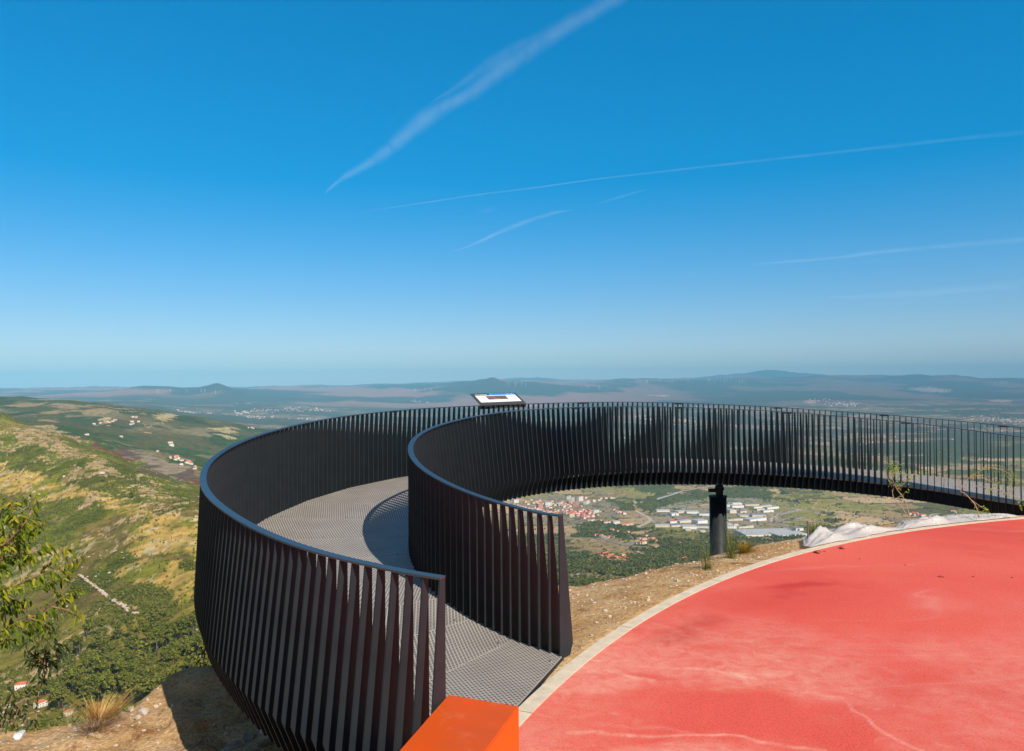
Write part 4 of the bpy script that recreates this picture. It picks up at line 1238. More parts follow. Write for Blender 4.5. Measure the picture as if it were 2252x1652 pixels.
bare('thin_sapling', 'thin pale sapling with sparse bright leaves in front of the far railing', 11.75,
     [R5([(955, 945), (930, 800), (880, 640), (800, 530), (760, 450), (745, 380)]), R5([(950, 900), (870, 760), (770, 640), (745, 560), (760, 500)])],
     [(R5([(760, 450), (700, 380), (690, 250), (690, 150)]), 1.3), (R5([(745, 380), (740, 300), (750, 210)]), 3.2), (R5([(750, 400), (780, 300), (810, 215)]), 2.5), (R5([(760, 480), (820, 380), (850, 330)]), 1.6),
      (R5([(780, 500), (830, 470), (870, 430), (900, 330), (900, 290)]), 1.0), (R5([(790, 520), (900, 440), (950, 380)]), 0.9), (R5([(740, 500), (700, 420), (640, 280)]), 1.2), (R5([(860, 600), (880, 570), (900, 550)]), 1.6),
      (R5([(770, 640), (820, 610), (850, 605)]), 2.0), (R5([(900, 420), (1000, 350), (1060, 400)]), 1.5), (R5([(800, 530), (850, 480)]), 2)], (2002, 1158))
bare('arching_sapling', 'thin sapling that arches over toward the walkway end at the right edge', 11.9,
     [R5([(1735, 850), (1700, 720), (1640, 640), (1570, 570), (1525, 545), (1560, 460), (1620, 400), (1700, 340), (1820, 285)])],
     [(R5([(1600, 400), (1700, 340), (1820, 285), (1950, 290), (2080, 340), (2150, 370)]), 2.2), (R5([(1620, 400), (1700, 370), (1800, 400), (1900, 450), (1990, 500)]), 1.4), (R5([(1640, 640), (1750, 720), (1830, 770), (1900, 830)]), 1.0),
      (R5([(1650, 480), (1850, 510), (2000, 550), (2130, 600), (2200, 700), (2230, 760)]), 1.2), (R5([(2080, 340), (2110, 420), (2100, 520), (2110, 600)]), 1.6), (R5([(1700, 720), (1670, 760)]), 1.5), (R5([(1525, 545), (1500, 440), (1490, 380)]), 0.1)], (2152, 1140))


def tuft(name, label, p, n, h, spread, m_, lean=(0, 0), wd=0.006, cat='grass tuft', kink=0.5, group=None):
    mb = MB()
    for k in range(n):
        a = random.uniform(0, 2 * PI); r = abs(random.gauss(0, spread * 0.25))
        b0 = Vector((r * math.cos(a), r * math.sin(a), -0.03))
        hh = h * random.uniform(0.45, 1.0)
        tip = Vector((math.cos(a) * spread * random.uniform(0.2, 1.2) + lean[0] * hh, math.sin(a) * spread * random.uniform(0.2, 1.2) + lean[1] * hh, hh))
        sd = Vector((-math.sin(a), math.cos(a), 0)) * wd * random.uniform(0.6, 1.2)
        pts = []
        for t in (0, 0.35, 0.7, 1.0):
            c = b0 + Vector((tip.x * t ** 1.6, tip.y * t ** 1.6, tip.z * (t - kink * 0.3 * t * t) / (1 - kink * 0.3)))
            pts.append((c, 1 - t * 0.85))
        vs = []
        for c, w in pts: vs += [c - sd * w, c + sd * w]
        mb.add(vs, [(0, 1, 3, 2), (2, 3, 5, 4), (4, 5, 7, 6)])
    o = mb.build(name, m_, None, loc=p)
    return tag(o, label, cat, group)


tuft('dry_grass_clump', 'tall straw coloured dry grass clump at the left soil edge', W(218, 1592, 6.9), 330, 0.25, 0.22, M['dryblade'], (0.35, 0.1), 0.005)
tuft('dead_brush', 'grey brown dead brush lying beside the straw coloured grass', W(205, 1595, 6.75), 160, 0.10, 0.24, M['wood'], (0.7, 0.0), 0.003, 'brush')
tuft('grass_tuft', 'green wispy tuft in front of the black support column on its left', soil_at(1556, 1252), 70, 0.40, 0.20, M['gblade'], (0, 0), 0.0028)
tuft('grass_tuft', 'tallest green tuft just right of the black support column', soil_at(1608, 1228), 90, 0.55, 0.26, M['gblade'], (-0.05, 0), 0.0028)
tuft('grass_tuft', 'rusty brown bushy tuft right of the support column', soil_at(1638, 1216), 240, 0.17, 0.18, M['rustblade'], (0.1, 0), 0.005)
tuft('grass_tuft', 'green and tan tuft behind the rusty stake', soil_at(1792, 1178) , 160, 0.33, 0.20, M['gblade'], (0.1, 0), 0.0028)
tuft('grass_tuft', 'green tuft at the soil edge right of the inner railing end', W(1300, 1336, 9.2), 110, 0.26, 0.26, M['gblade'], (0, 0), 0.0028)
tuft('grass_tuft', 'small brown tuft behind the plastic sheet at the base of the thin sapling', W(2018, 1160, 12.0), 140, 0.16, 0.16, M['rustblade'], (0, 0), 0.005)
tuft('grass_tuft', 'sparse reddish tuft behind the left part of the plastic sheet', W(1945, 1166, 12.0), 50, 0.14, 0.12, M['rustblade'], (0, 0), 0.004)
for x, y, lab in ((1345, 1360, 'short dry weed on the soil close to the inner railing end'), (1395, 1322, 'short dry weed at the outer soil edge left of the whitish stone'), (1455, 1290, 'short dry weed between the whitish stone and the pale stone'),
                  (1525, 1262, 'short dry weed just left of the green wispy tuft'), (1675, 1214, 'short dry weed right of the rusty brown tuft'), (1725, 1205, 'short dry weed near the small pale stone by the stake')):
    tuft('dry_weed', lab, soil_at(x, y), 26, 0.09, 0.10, M['dryblade'], (0.1, 0), 0.003, 'weed', group='short dry weeds on the soil strip')
for k, (x, y) in enumerate(((560, 1483), (398, 1496))):
    tuft('weed', ['low dark weed in the shade at the soil edge beside the walkway', 'low weed on the shaded mound left of the dark sapling'][k], W(x, y + 6, 7.95), 60, 0.10, 0.18, M['dleaf'], (0, 0), 0.01, 'weed')


def rock(name, label, p, s, m_, cat='rock', flat=0.7, group=None, seed=0):
    b = bmesh.new(); bmesh.ops.create_icosphere(b, subdivisions=3, radius=1)
    r = random.Random(seed)
    cuts = [Vector((r.gauss(0, 1), r.gauss(0, 1), r.gauss(0, 1))).normalized() for _ in range(9)]
    for v in b.verts:
        k = 1.0
        for c in cuts:
            q = v.co.normalized().dot(c)
            if q > 0.55: k = min(k, 0.62 / q)
        v.co = v.co.normalized() * k
        v.co.x *= s[0]; v.co.y *= s[1]; v.co.z *= s[2]
    me = bpy.data.meshes.new(name); b.to_mesh(me); b.free(); me.materials.append(m_)
    o = bpy.data.objects.new(name, me); COL.objects.link(o); o.location = p
    o.rotation_euler = (0, 0, r.uniform(0, 6))
    return tag(o, label, cat, group)


def pin(x, y): return soil_at(x, y)


rk = [((316, 1572), (0.13, .10, .09), 'rock', 'largest pale rock at the edge of the shadow left of the walkway'), ((288, 1563), (0.08, .07, .06), 'rock', 'pale rock just left of the largest rock at the shadow edge'),
      ((303, 1580), (0.08, .06, .045), 'rock', 'flat pale rock in front of the rocks at the shadow edge'), ((270, 1574), (0.07, .06, .045), 'rock', 'small pale rock beside the straw coloured grass'),
      ((165, 1607), (0.055, .05, .04), 'rock', 'small dark pitted rock on the sunlit soil'), ((545, 1625), (0.12, .10, .07), 'grock', 'rounded grey rock in the shade under the walkway blades'),
      ((515, 1646), (0.16, .10, .07), 'grock', 'brown grey rock at the bottom edge in the shade'), ((1424, 1341 - 20), (0.055, .05, .035), 'rock', 'whitish stone near the outer soil edge left of the plaza kerb'),
      ((1560, 1262), (0.05, .04, .045), 'rock', 'upright white stone on the soil beside the kerb'), ((1490, 1280), (0.05, .04, .04), 'rock', 'pale stone half way along the soil strip'),
      ((1618, 1244), (0.04, .03, .03), 'rock', 'small pale stone on the soil below the tallest tuft'), ((1744, 1213), (0.04, .035, .03), 'rock', 'small pale stone near the rusty stake'),
      ((1357, 1392), (0.035, .03, .03), 'grock', 'small dark stone on the soil close to the inner railing end'), ((1330, 1345), (0.06, .05, .03), 'rock', 'pale flat stone at the outer soil edge by the green tuft')]
for i, (q, s, m_, lab) in enumerate(rk):
    s = tuple(v * 0.55 for v in s)
    rock('rock', lab, pin(*q) + Vector((0, 0, s[2] * 0.25)), s, M[m_], seed=i)
# loose gravel on the soil: nobody could count it
mb = MB()
ico = bmesh.new(); bmesh.ops.create_icosphere(ico, subdivisions=1, radius=1)
iv = [v.co.copy() for v in ico.verts]; ifc = [tuple(v.index for v in f.verts) for f in ico.faces]; ico.free()
k = 0
while k < 3000:
    x = random.uniform(-7.5, 6.5); y = random.uniform(3.5, 12.2)
    s = math.hypot(x - PCX, y - PCY) - PR
    yb = float(np.interp(x, [p[0] for p in YB], [p[1] for p in YB]))
    if s < 0.03 or y > yb + 0.3: continue
    if vnoise(np.array([x * 1.5]), np.array([y * 1.5]), 77)[0] < random.random() * 0.9: continue
    r = min(0.022, 0.004 + abs(random.gauss(0, 0.006)))
    c = Vector((x, y, sz(x, y) + r * 0.3))
    sc3 = (r * random.uniform(0.8, 1.5), r * random.uniform(0.7, 1.2), r * random.uniform(0.5, 0.9))
    mb.add([c + Vector((v.x * sc3[0], v.y * sc3[1], v.z * sc3[2])) * random.uniform(0.85, 1.15) for v in iv], ifc)
    k += 1
tag(mb.build('gravel', M['rock']), kind='stuff')

# stake, plank, litter, broken brick
p = W(1777, 1207, 10.55); p.z = 0.0
mb = MB(); top = W(1775, 1146, p.y)
mb.tube([p - Vector((0, 0, 0.2)), Vector((top.x, p.y, top.z))], 0.011, 8)
tag(mb.build('steel_stake', M['rust']), 'thin rusty stake standing at the kerb beside the plastic sheet', 'stake')
p = pin(605, 1632)
mb = MB(); mb.box(p + Vector((0, 0, 0.03)), (0.30, 0.045, 0.02), Matrix.Rotation(math.radians(35), 3, 'Z') @ Matrix.Rotation(-0.1, 3, 'Y'))
tag(mb.build('broken_plank', M['wood']), 'broken plank on the shaded soil below the walkway blades', 'plank')
b = W(40, 1597, 6.75)
rock('plastic_bag', 'crumpled white plastic bag at the edge of the sunlit soil', Vector((b.x, b.y, sz(b.x, b.y) + 0.02)), (0.10, .06, .035), M['bag'], 'bag', seed=40)
b = pin(582, 1617)
mb = MB(); mb.tube([b + Vector((-0.04, 0, 0.03)), b + Vector((0.04, 0.02, 0.03))], 0.022, 10)
tag(mb.build('plastic_cup', M['bag']), 'small white cup lying in the shade beside the walkway', 'cup')
for i, (x, y, s, lab) in enumerate(((1797, 1216, 0.05, 'broken red brick piece on the plaza near the stake'), (1851, 1206, 0.05, 'dark red brick piece on the plaza near the plastic sheet'), (2071, 1269, 0.028, 'small dark red crumb alone on the open plaza'),
                                    (1813, 1213, 0.016, 'tiny red crumb beside the broken brick piece'), (1890, 1229, 0.014, 'tiny crumb on the plaza below the brick pieces'), (1990, 1243, 0.012, 'tiny crumb in the middle of the far plaza'),
                                    (2140, 1268, 0.013, 'tiny crumb right of the small dark red crumb'), (2225, 1270, 0.013, 'tiny crumb at the right edge of the plaza'))):
    v = ray(x, y); d = CAM_Z / -v.z
    rock('brick_fragment', lab, Vector((v.x * d, d, s * 0.3)), (s * 1.3, s * 0.8, s * 0.45), M['brick'], 'brick piece', seed=60 + i, group='brick crumbs on the plaza')

# crumpled plastic sheeting along the kerb
def sheet(name, label, th0, th1, hfun, wmax, seed):
    n1_, n2_ = 170, 22
    a = np.linspace(th0, th1, n1_); w = np.linspace(0, 1, n2_)
    AA, WW = np.meshgrid(a, w)
    env = np.sin(np.linspace(0, PI, n1_)) ** 0.45
    nn_ = fbm(AA * PR * 2.2, WW * 2.2, 3, seed)
    r = PR - 0.05 + WW * wmax * (0.75 + 0.5 * nn_) * (0.25 + 0.75 * env[None, :] ** 2)
    crease = 0
    sx_, sy_ = AA * PR, WW * wmax
    for (fr, an, w_) in ((2.2, 0.6, 0.55), (4.7, -0.7, 0.35), (9.5, 0.4, 0.22), (17.0, -0.3, 0.12), (31.0, 0.8, 0.06)):
        qx = sx_ * fr + sy_ * fr * an; qy = sy_ * fr * 0.5 - sx_ * fr * an * 0.3
        crease = crease + w_ * (1 - np.abs(vnoise(qx, qy, seed + int(fr)) * 2 - 1)) * 1.3
    H = np.interp(np.linspace(0, 1, n1_), *zip(*hfun)) * 0.31 * (0.45 + 1.1 * vnoise(a * PR * 2.4, a * 0, seed + 41) ** 1.3)
    prof = np.sin(np.clip(WW * 1.15, 0, 1) * PI) ** 0.7
    tent = 0
    for (c0, amp, fr, wd_, hh) in ((0.22, 0.10, 1.3, 0.15, 0.75), (0.45, 0.16, 0.9, 0.20, 1.0), (0.70, 0.12, 1.7, 0.16, 0.8), (0.35, 0.22, 2.6, 0.10, 0.5)):
        cc_ = c0 + amp * (vnoise(sx_ * fr, sx_ * 0, seed + int(100 * c0)) * 2 - 1)
        tent = np.maximum(tent, hh * vnoise(sx_ * fr * 1.6, sx_ * 0, seed + int(70 * wd_ * 10)) * np.clip(1 - np.abs(WW - cc_) / wd_, 0, 1))
    z = 0.022 + H[None, :] * (1.5 * tent + 0.25 * prof * crease) * env[None, :]
    rj = np.random.default_rng(seed)
    z = z + np.where((WW > 0.04) & (WW < 0.9), 1, 0) * H[None, :] * 0.16 * (rj.random(z.shape) - 0.5) * env[None, :]
    r = r + 0.05 * (vnoise(sx_ * 5, sy_ * 5, seed + 9) - 0.5) + 0.015 * (rj.random(z.shape) - 0.5)
    x, y = PCX + r * np.cos(AA), PCY + r * np.sin(AA)
    z = np.maximum(z, np.where(np.hypot(x - PCX, y - PCY) > PR, soil(x, y) + 0.01, 0.02) * (WW > 0.8) + (WW <= 0.8) * 0.02)
    Vv = np.stack([x, y, z], -1).reshape(-1, 3)
    ii = np.arange(n1_ * n2_).reshape(n2_, n1_)
    fq = np.stack([ii[:-1, :-1], ii[:-1, 1:], ii[1:, 1:], ii[1:, :-1]], -1).reshape(-1, 4)
    o = np_mesh(name, Vv, fq, M['plastic'])
    md = o.modifiers.new('thick', 'SOLIDIFY'); md.thickness = 0.0015
    return tag(o, label, 'plastic sheet')


def th_of(px, py):
    v = ray(px, py); d = CAM_Z / -v.z
    return math.atan2(d - PCY, v.x * d - PCX)


sheet('plastic_sheet', 'crumpled translucent plastic sheet lying along the plaza kerb below the thin sapling', th_of(1786, 1207), th_of(2010, 1170), [(0, 0.03), (0.15, 0.10), (0.3, 0.34), (0.42, 0.26), (0.55, 0.36), (0.75, 0.26), (0.9, 0.18), (1, 0.05)], 0.55, 5)
sheet('plastic_sheet', 'long crumpled plastic sheet lying along the kerb below the arching sapling', th_of(2005, 1171), th_of(2262, 1142), [(0, 0.12), (0.2, 0.24), (0.35, 0.32), (0.45, 0.08), (0.6, 0.22), (0.8, 0.16), (1, 0.14)], 0.55, 15)


# ------------------------------------------------------------------ trees
def tree_mesh(kind, seed):
    """(trunk MB, crown MB), height 1.0; crown is a cloud of small leaf clumps"""
    r = random.Random(seed)
    tr, cr = MB(), MB()
    if kind == 'pine':
        tr.tube([(0, 0, -0.05), (0.01, 0, 0.3), (0.0, 0.01, 0.6), (0, 0, 0.85)], [0.022, 0.017, 0.011, 0.004], 6)
        lobes = []
        for k in range(r.randint(13, 17)):
            z = r.uniform(0.33, 0.93); rad = 0.24 * (1.05 - z) ** 0.55 + 0.02
            a = r.uniform(0, 2 * PI); q = rad * r.uniform(0.15, 1.0)
            lobes.append((Vector((q * math.cos(a), q * math.sin(a), z)), r.uniform(0.085, 0.14)))
            if k % 2 == 0: tr.tube([(0, 0, z - 0.06), (q * math.cos(a) * 0.8, q * math.sin(a) * 0.8, z)], [0.006, 0.003], 4)
        npl, sz_ = 44, 0.036
    elif kind == 'cone':
        tr.tube([(0, 0, -0.05), (0, 0, 0.5), (0, 0, 0.95)], [0.02, 0.012, 0.003], 6)
        lobes = []
        for k in range(26):
            z = r.uniform(0.12, 0.97); rad = 0.22 * (1 - z) ** 0.8 + 0.01
            a = r.uniform(0, 2 * PI); q = rad * r.uniform(0.3, 1.0)
            lobes.append((Vector((q * math.cos(a), q * math.sin(a), z)), 0.055))
        npl, sz_ = 34, 0.034
    else:
        tr.tube([(0, 0, -0.08), (0.01, 0, 0.35), (0, 0.02, 0.7)], [0.03, 0.02, 0.008], 6)
        lobes = []
        for k in range(16):
            a = r.uniform(0, 2 * PI); e = r.uniform(-0.3, 1) * PI / 2; q = r.uniform(0.1, 0.30)
            lobes.append((Vector((q * 1.2 * math.cos(a) * math.cos(e), q * 1.2 * math.sin(a) * math.cos(e), 0.55 + q * 1.2 * math.sin(e))), r.uniform(0.09, 0.15)))
        npl, sz_ = 44, 0.042
    for c, R in lobes:
        for k in range(npl):
            v = Vector((r.gauss(0, 1), r.gauss(0, 1), r.gauss(0, 0.75))).normalized()
            p = c + v * R * r.uniform(0.55, 1.05); p.z = c.z + (p.z - c.z) * 0.8
            n = (v + Vector((r.gauss(0, .5), r.gauss(0, .5), r.gauss(0, .5) + 0.35))).normalized()
            u = n.cross(Vector((r.gauss(0, 1), r.gauss(0, 1), r.gauss(0, 1)))).normalized(); w = n.cross(u)
            s = sz_ * r.uniform(0.6, 1.3)
            cr.add([p + u * s, p + w * s * 0.8 + n * s * 0.2, p - u * s, p - w * s * 0.8 + n * s * 0.2], [(0, 1, 2, 3)])
    return tr, cr


def mk_tree(kind, seed, cm):
    tr, cr = tree_mesh(kind, seed)
    root = empty('pine_tree' if kind != 'round' else 'broadleaf_tree')
    a = tr.build('trunk', M['pbark'], root, smooth=True); b = cr.build('crown', cm, root)
    return root, a, b


PROTO = [('pine', mk_tree('pine', s, M['pine'])) for s in (1, 2, 3, 4)] + [('cone', mk_tree('cone', s, M['pine'])) for s in (5, 6)] + [('round', mk_tree('round', s, M['scrub'])) for s in (7, 8, 9)]
used = set()


def place_tree(i, p, h, label, group):
    kind, (root, a, b) = PROTO[i]
    if i not in used:
        used.add(i); o = root
    else:
        o = root.copy(); COL.objects.link(o)
        for ch in (a, b):
            c = ch.copy(); COL.objects.link(c); c.parent = o
    o.location = p; o.rotation_euler = (0, 0, random.uniform(0, 6.28)); k = random.uniform(0.9, 1.2)
    o.scale = (h * k, h * k, h)
    tag(o, label, 'tree', group)
    return o


# left valley: trees one can tell apart
LT = []
for (x, y, h, i) in ((278, 1545, 19, 4), (215, 1505, 17, 0), (160, 1500, 15, 1), (190, 1560, 13, 2), (320, 1470, 18, 3), (345, 1440, 17, 0), (245, 1470, 15, 2), (295, 1450, 16, 1), (395, 1400, 15, 3), (425, 1405, 16, 0),
                     (440, 1370, 14, 2), (410, 1440, 12, 6), (130, 1560, 13, 7), (100, 1530, 12, 8), (240, 1560, 10, 6), (365, 1500, 12, 6), (385, 1460, 13, 1), (330, 1510, 11, 7), (140, 1450, 14, 3), (175, 1440, 14, 0),
                     (355, 1350, 9, 4), (366, 1355, 9, 5), (246, 1322, 9, 6), (368, 1240, 8, 4), (350, 1250, 8, 5), (240, 1245, 10, 7), (227, 1060, 17, 7), (110, 1052, 15, 8), (130, 1060, 12, 6), (205, 1085, 15, 7), (290, 1095, 20, 8), (305, 1105, 16, 6)):
    LT.append((x, y, h, i))
rr_ = random.Random(3)
poly = [(110, 1560), (130, 1440), (200, 1390), (300, 1360), (400, 1375), (440, 1390), (445, 1450), (400, 1500), (330, 1560)]
while len(LT) < 130:
    x = rr_.uniform(100, 450); y = rr_.uniform(1350, 1570)
    if in_poly(np.array([x]), np.array([y]), poly)[0]: LT.append((x, y, rr_.uniform(9, 16), rr_.choice([0, 1, 2, 3, 0, 1, 2, 3, 6, 7, 8, 4])))
kinds = {'pine': 'rounded pine tree', 'cone': 'dark pointed conifer', 'round': 'round bushy tree'}
for (x, y, h, i) in LT:
    p = land(x, y)
    k = PROTO[i][0]
    if y < 1330: lab = kinds[k] + ' standing alone on the open left hillside'; g = 'lone trees on the left hillside'
    else: lab = kinds[k] + ' in the grove at the foot of the left hillside'; g = kinds[k] + 's in the left valley grove'
    place_tree(i, p, h * (1.12 if y > 1340 else 0.6), lab, g)

# right-hand pine wood below the soil strip: nearest as things, the rest as one mass
cand = []
tries = 0
while len(cand) < 900 and tries < 60000:
    tries += 1
    x = rr_.uniform(1256, 1760); y = rr_.uniform(1218, 1420)
    if y > 1345 - (x - 1256) * 0.30: continue
    q = False
    for pl_ in FORESTP[:2] + FORESTP[8:12]:
        if in_poly(np.array([x]), np.array([y]), pl_)[0]: q = True
    if not q and rr_.random() > 0.10: continue
    cand.append(land(x, y))
cand.sort(key=lambda v: v.y)
for j, p in enumerate(cand[:165]):
    place_tree(rr_.choice([0, 1, 2, 3]), p, rr_.uniform(9, 14), 'pine tree in the wood just beyond the soil strip and support column', 'pines in the wood below the soil strip')


def mass(name, pts, hs, m_, seed, nf=26, flat=0.55, size=0.20):
    """many crowns in one mesh: each a cloud of small leaf clumps"""
    r = np.random.default_rng(seed)
    n = len(pts)
    P = np.array([(p[0], p[1], p[2]) for p in pts]); H = np.array(hs)
    v = r.normal(size=(n, nf, 3)); v /= np.linalg.norm(v, axis=2, keepdims=True)
    v[..., 2] = np.abs(v[..., 2]) * 1.0 - 0.15
    c = P[:, None, :] + v * (H[:, None, None] * np.array([0.36, 0.36, flat])) * r.uniform(0.6, 1.05, (n, nf, 1)) + np.array([0, 0, 1]) * H[:, None, None] * 0.30
    nn_ = v + r.normal(size=(n, nf, 3)) * 0.45; nn_ /= np.linalg.norm(nn_, axis=2, keepdims=True)
    a = np.cross(nn_, r.normal(size=(n, nf, 3))); a /= np.linalg.norm(a, axis=2, keepdims=True)
    b = np.cross(nn_, a)
    s = (H[:, None, None] * size) * r.uniform(0.6, 1.3, (n, nf, 1))
    V4 = np.stack([c + a * s, c + b * s * 0.8, c - a * s, c - b * s * 0.8], 2).reshape(-1, 3)
    Fq = np.arange(n * nf * 4).reshape(-1, 4)
    o = np_mesh(name, V4, Fq, m_)
    return tag(o, kind='stuff')


pts = [tuple(p) for p in cand[165:]]; hs = [rr_.uniform(9, 13) for _ in pts]
# woods of the valley floor and the mid slopes
n_try = 150000
u_ = RNG.uniform(-0.63, 0.66, n_try); d_ = np.exp(RNG.uniform(math.log(700), math.log(5600), n_try))
x_, y_ = u_ * d_, d_
z_ = terr(x_, y_)
c_, f_, px_, py_ = cover(x_, y_, z_)
j_ = np.clip(np.searchsorted(uu, u_), 0, len(uu) - 1); i_ = np.clip(np.searchsorted(dd, d_), 0, len(dd) - 1)
vis = py_ <= PYMIN[i_, j_] + 6
okk = f_ & vis & (((px_ > 1120) & (py_ > 1060) & (py_ < 1345)) | ((px_ < 620) & (py_ > 860)))
hedge = (~f_) & vis & (c_.max(-1) < 0.066) & (px_ > 1100) & (py_ > 1040)
sel = okk | hedge
pts += list(zip(x_[sel], y_[sel], z_[sel])); hs += list(RNG.uniform(7, 12, int(sel.sum())))
# scattered trees among fields
sc_ = vis & (~sel) & (px_ > 1120) & (py_ > 1050) & (RNG.random(n_try) < 0.03)
pts += list(zip(x_[sc_], y_[sc_], z_[sc_])); hs += list(RNG.uniform(5, 10, int(sc_.sum())))
mass('forest', pts, hs, M['forest'], 5, 22)
# scrub over the left hillside
u_ = RNG.uniform(-0.70, -0.36, 60000); d_ = np.exp(RNG.uniform(math.log(330), math.log(2100), 60000))
x_, y_ = u_ * d_, d_
z_ = terr(x_, y_); c_, f_, px_, py_ = cover(x_, y_, z_)
dens = fbm(x_ / 55, y_ / 55, 4, 81)
dark = (c_[:, 1] > c_[:, 0]) & (RNG.random(60000) < 0.22 + 1.2 * sst(0.48, 0.6, dens))
brt = (c_[:, 1] <= c_[:, 0]) & (RNG.random(60000) < 0.06)
sel = dark | brt
mass('scrub', list(zip(x_[sel], y_[sel], z_[sel])), list(RNG.uniform(1.2, 3.2, int(sel.sum()))), M['scrub'], 6, 14, 0.4, 0.26)
# pale boulders over the left hillside
r = np.random.default_rng(9)
u_ = r.uniform(-0.70, -0.36, 9000); d_ = np.exp(r.uniform(math.log(420), math.log(1900), 9000)); x_, y_ = u_ * d_, d_
cl = fbm(x_ / 70, y_ / 70, 4, 133)
sel = (cl > 0.60)
x_, y_ = x_[sel][:700], y_[sel][:700]; z_ = terr(x_, y_)
mbv, mbf = [], []
ivn = np.array([tuple(v) for v in iv]); ifn = np.array(ifc)
for k in range(len(x_)):
    s = 0.25 + 0.9 * r.random() ** 3 + (1.0 if r.random() < 0.03 else 0)
    mbv.append(ivn * r.uniform(0.75, 1.2, ivn.shape) * s * np.array([1.4, 1.0, 0.7]) + np.array([x_[k], y_[k], z_[k]]))
    mbf.append(ifn + k * len(ivn))
tag(np_mesh('boulder_field', np.concatenate(mbv), np.concatenate(mbf), M['rock']), kind='stuff')

# ------------------------------------------------------------------ roads, tracks, walls on the land
def ribbon(name, pxs, width, m_, lift=0.8, n=10, zmin=None):
    P = catmull([(a, b, 0) for a, b in pxs], n)
    pts = [land(a, b) for a, b, _ in P]
    # keep the way continuous: damp depth jumps
    Y = np.array([tuple(p) for p in pts])
    for _ in range(3):
        Y[1:-1] = (Y[:-2] + Y[1:-1] + Y[2:]) / 3
    Y[:, 2] = terr(Y[:, 0], Y[:, 1])
    vs, fs = [], []
    for i in range(len(Y)):
        t = Vector(Y[min(i + 1, len(Y) - 1)] - Y[max(i - 1, 0)]); t.z = 0
        if t.length < 1e-6: t = Vector((1, 0, 0))
        t.normalize(); nn_ = Vector((-t.y, t.x, 0)) * width / 2
        c = Vector(Y[i])
        for s in (-1, 1):
            q = c + nn_ * s
            vs.append((q.x, q.y, max(float(terr(np.array([q.x]), np.array([q.y]))[0]), c.z) + lift))
        if i: fs.append((2 * i - 2, 2 * i, 2 * i + 1, 2 * i - 1))
    o = MB().add(vs, fs).build(name, m_)
    return tag(o, kind='structure')


def p1(L): return P1(L)


ribbon('track', p1([(0, 880), (30, 850), (45, 810), (60, 780)]), 2.6, M['dirt'], 0.3)
ribbon('track', p1([(130, 930), (170, 890), (210, 840), (240, 825)]), 2.6, M['dirt'], 0.3)
ribbon('road', P2([(790, 762), (1000, 768), (1150, 775), (1400, 825), (1600, 880), (1680, 885), (1740, 840)]), 9, M['asphalt'])
ribbon('road', P2([(1680, 380), (1700, 340), (1740, 300), (1780, 280), (1850, 278)]), 26, M['roadm'])
ribbon('road', P2([(1690, 380), (1780, 420), (1850, 460), (1930, 500), (1960, 545), (1900, 585), (1810, 620), (1790, 650), (1810, 690)]), 16, M['roadm'])
ribbon('road', P3([(120, 225), (250, 180), (400, 135), (560, 110), (700, 85), (800, 65), (950, 60), (1100, 65), (1280, 60)]), 9, M['roadm'], 6)
ribbon('road', P3([(1490, 490), (1500, 440), (1600, 400), (1740, 370), (1820, 340), (1700, 320)]), 10, M['roadm'])
ribbon('road', P3([(1980, 350), (2300, 385), (2700, 430), (3100, 480), (3500, 500), (3800, 480), (3900, 440), (3960, 400)]), 10, M['asphalt'])
ribbon('road', P3([(3350, 540), (3480, 500), (3480, 450), (3400, 430), (3420, 400), (3500, 390)]), 12, M['roadm'])
ribbon('track', P3([(200, 815), (300, 870), (400, 920), (470, 950)]), 8, M['asphalt'])
ribbon('track', P2([(1000, 1480), (1100, 1490), (1250, 1390), (1380, 1340), (1420, 1240)]), 7, M['roadm'])
ribbon('track', P2([(870, 1320), (950, 1290), (1060, 1240)]), 6, M['roadm'])
ribbon('track', P2([(1700, 900), (1800, 980), (1850, 1000), (2000, 940), (2060, 900)]), 8, M['roadm'])
ribbon('track', P2([(1600, 390), (1590, 440), (1700, 500), (1840, 540)]), 8, M['roadm'])
ribbon('road', P2([(0, 290), (200, 200), (450, 130), (700, 120), (900, 110), (1150, 130), (1400, 200), (1900, 240)]), 10, M['asphalt'])

# dry stone wall on the left slope (short broken lengths read as one wall)
mb = MB()
wl = catmull([(a / 3.857, 1223.5 + b / 3.857, 0) for a, b in ((675, 160), (780, 240), (860, 300), (915, 350))], 14)
wl2 = catmull([(a / 3.857, 1223.5 + b / 3.857, 0) for a, b in ((935, 360), (1000, 395), (1070, 440), (1100, 480), (1170, 488))], 14)
for seg_ in (wl, wl2):
    for a, b, _ in seg_:
        p = land(a, b)
        for k in range(3):
            c = p + Vector((random.uniform(-1.0, 1.0), random.uniform(-1.2, 1.2), random.uniform(0.1, 1.2)))
            s = random.uniform(0.6, 1.2)
            mb.add([c + Vector((v.x * s * 1.2, v.y * s, v.z * s * 0.9)) for v in iv], ifc)
tag(mb.build('stone_wall', M['rock']), 'pale dry stone wall running down the green left hillside', 'wall')

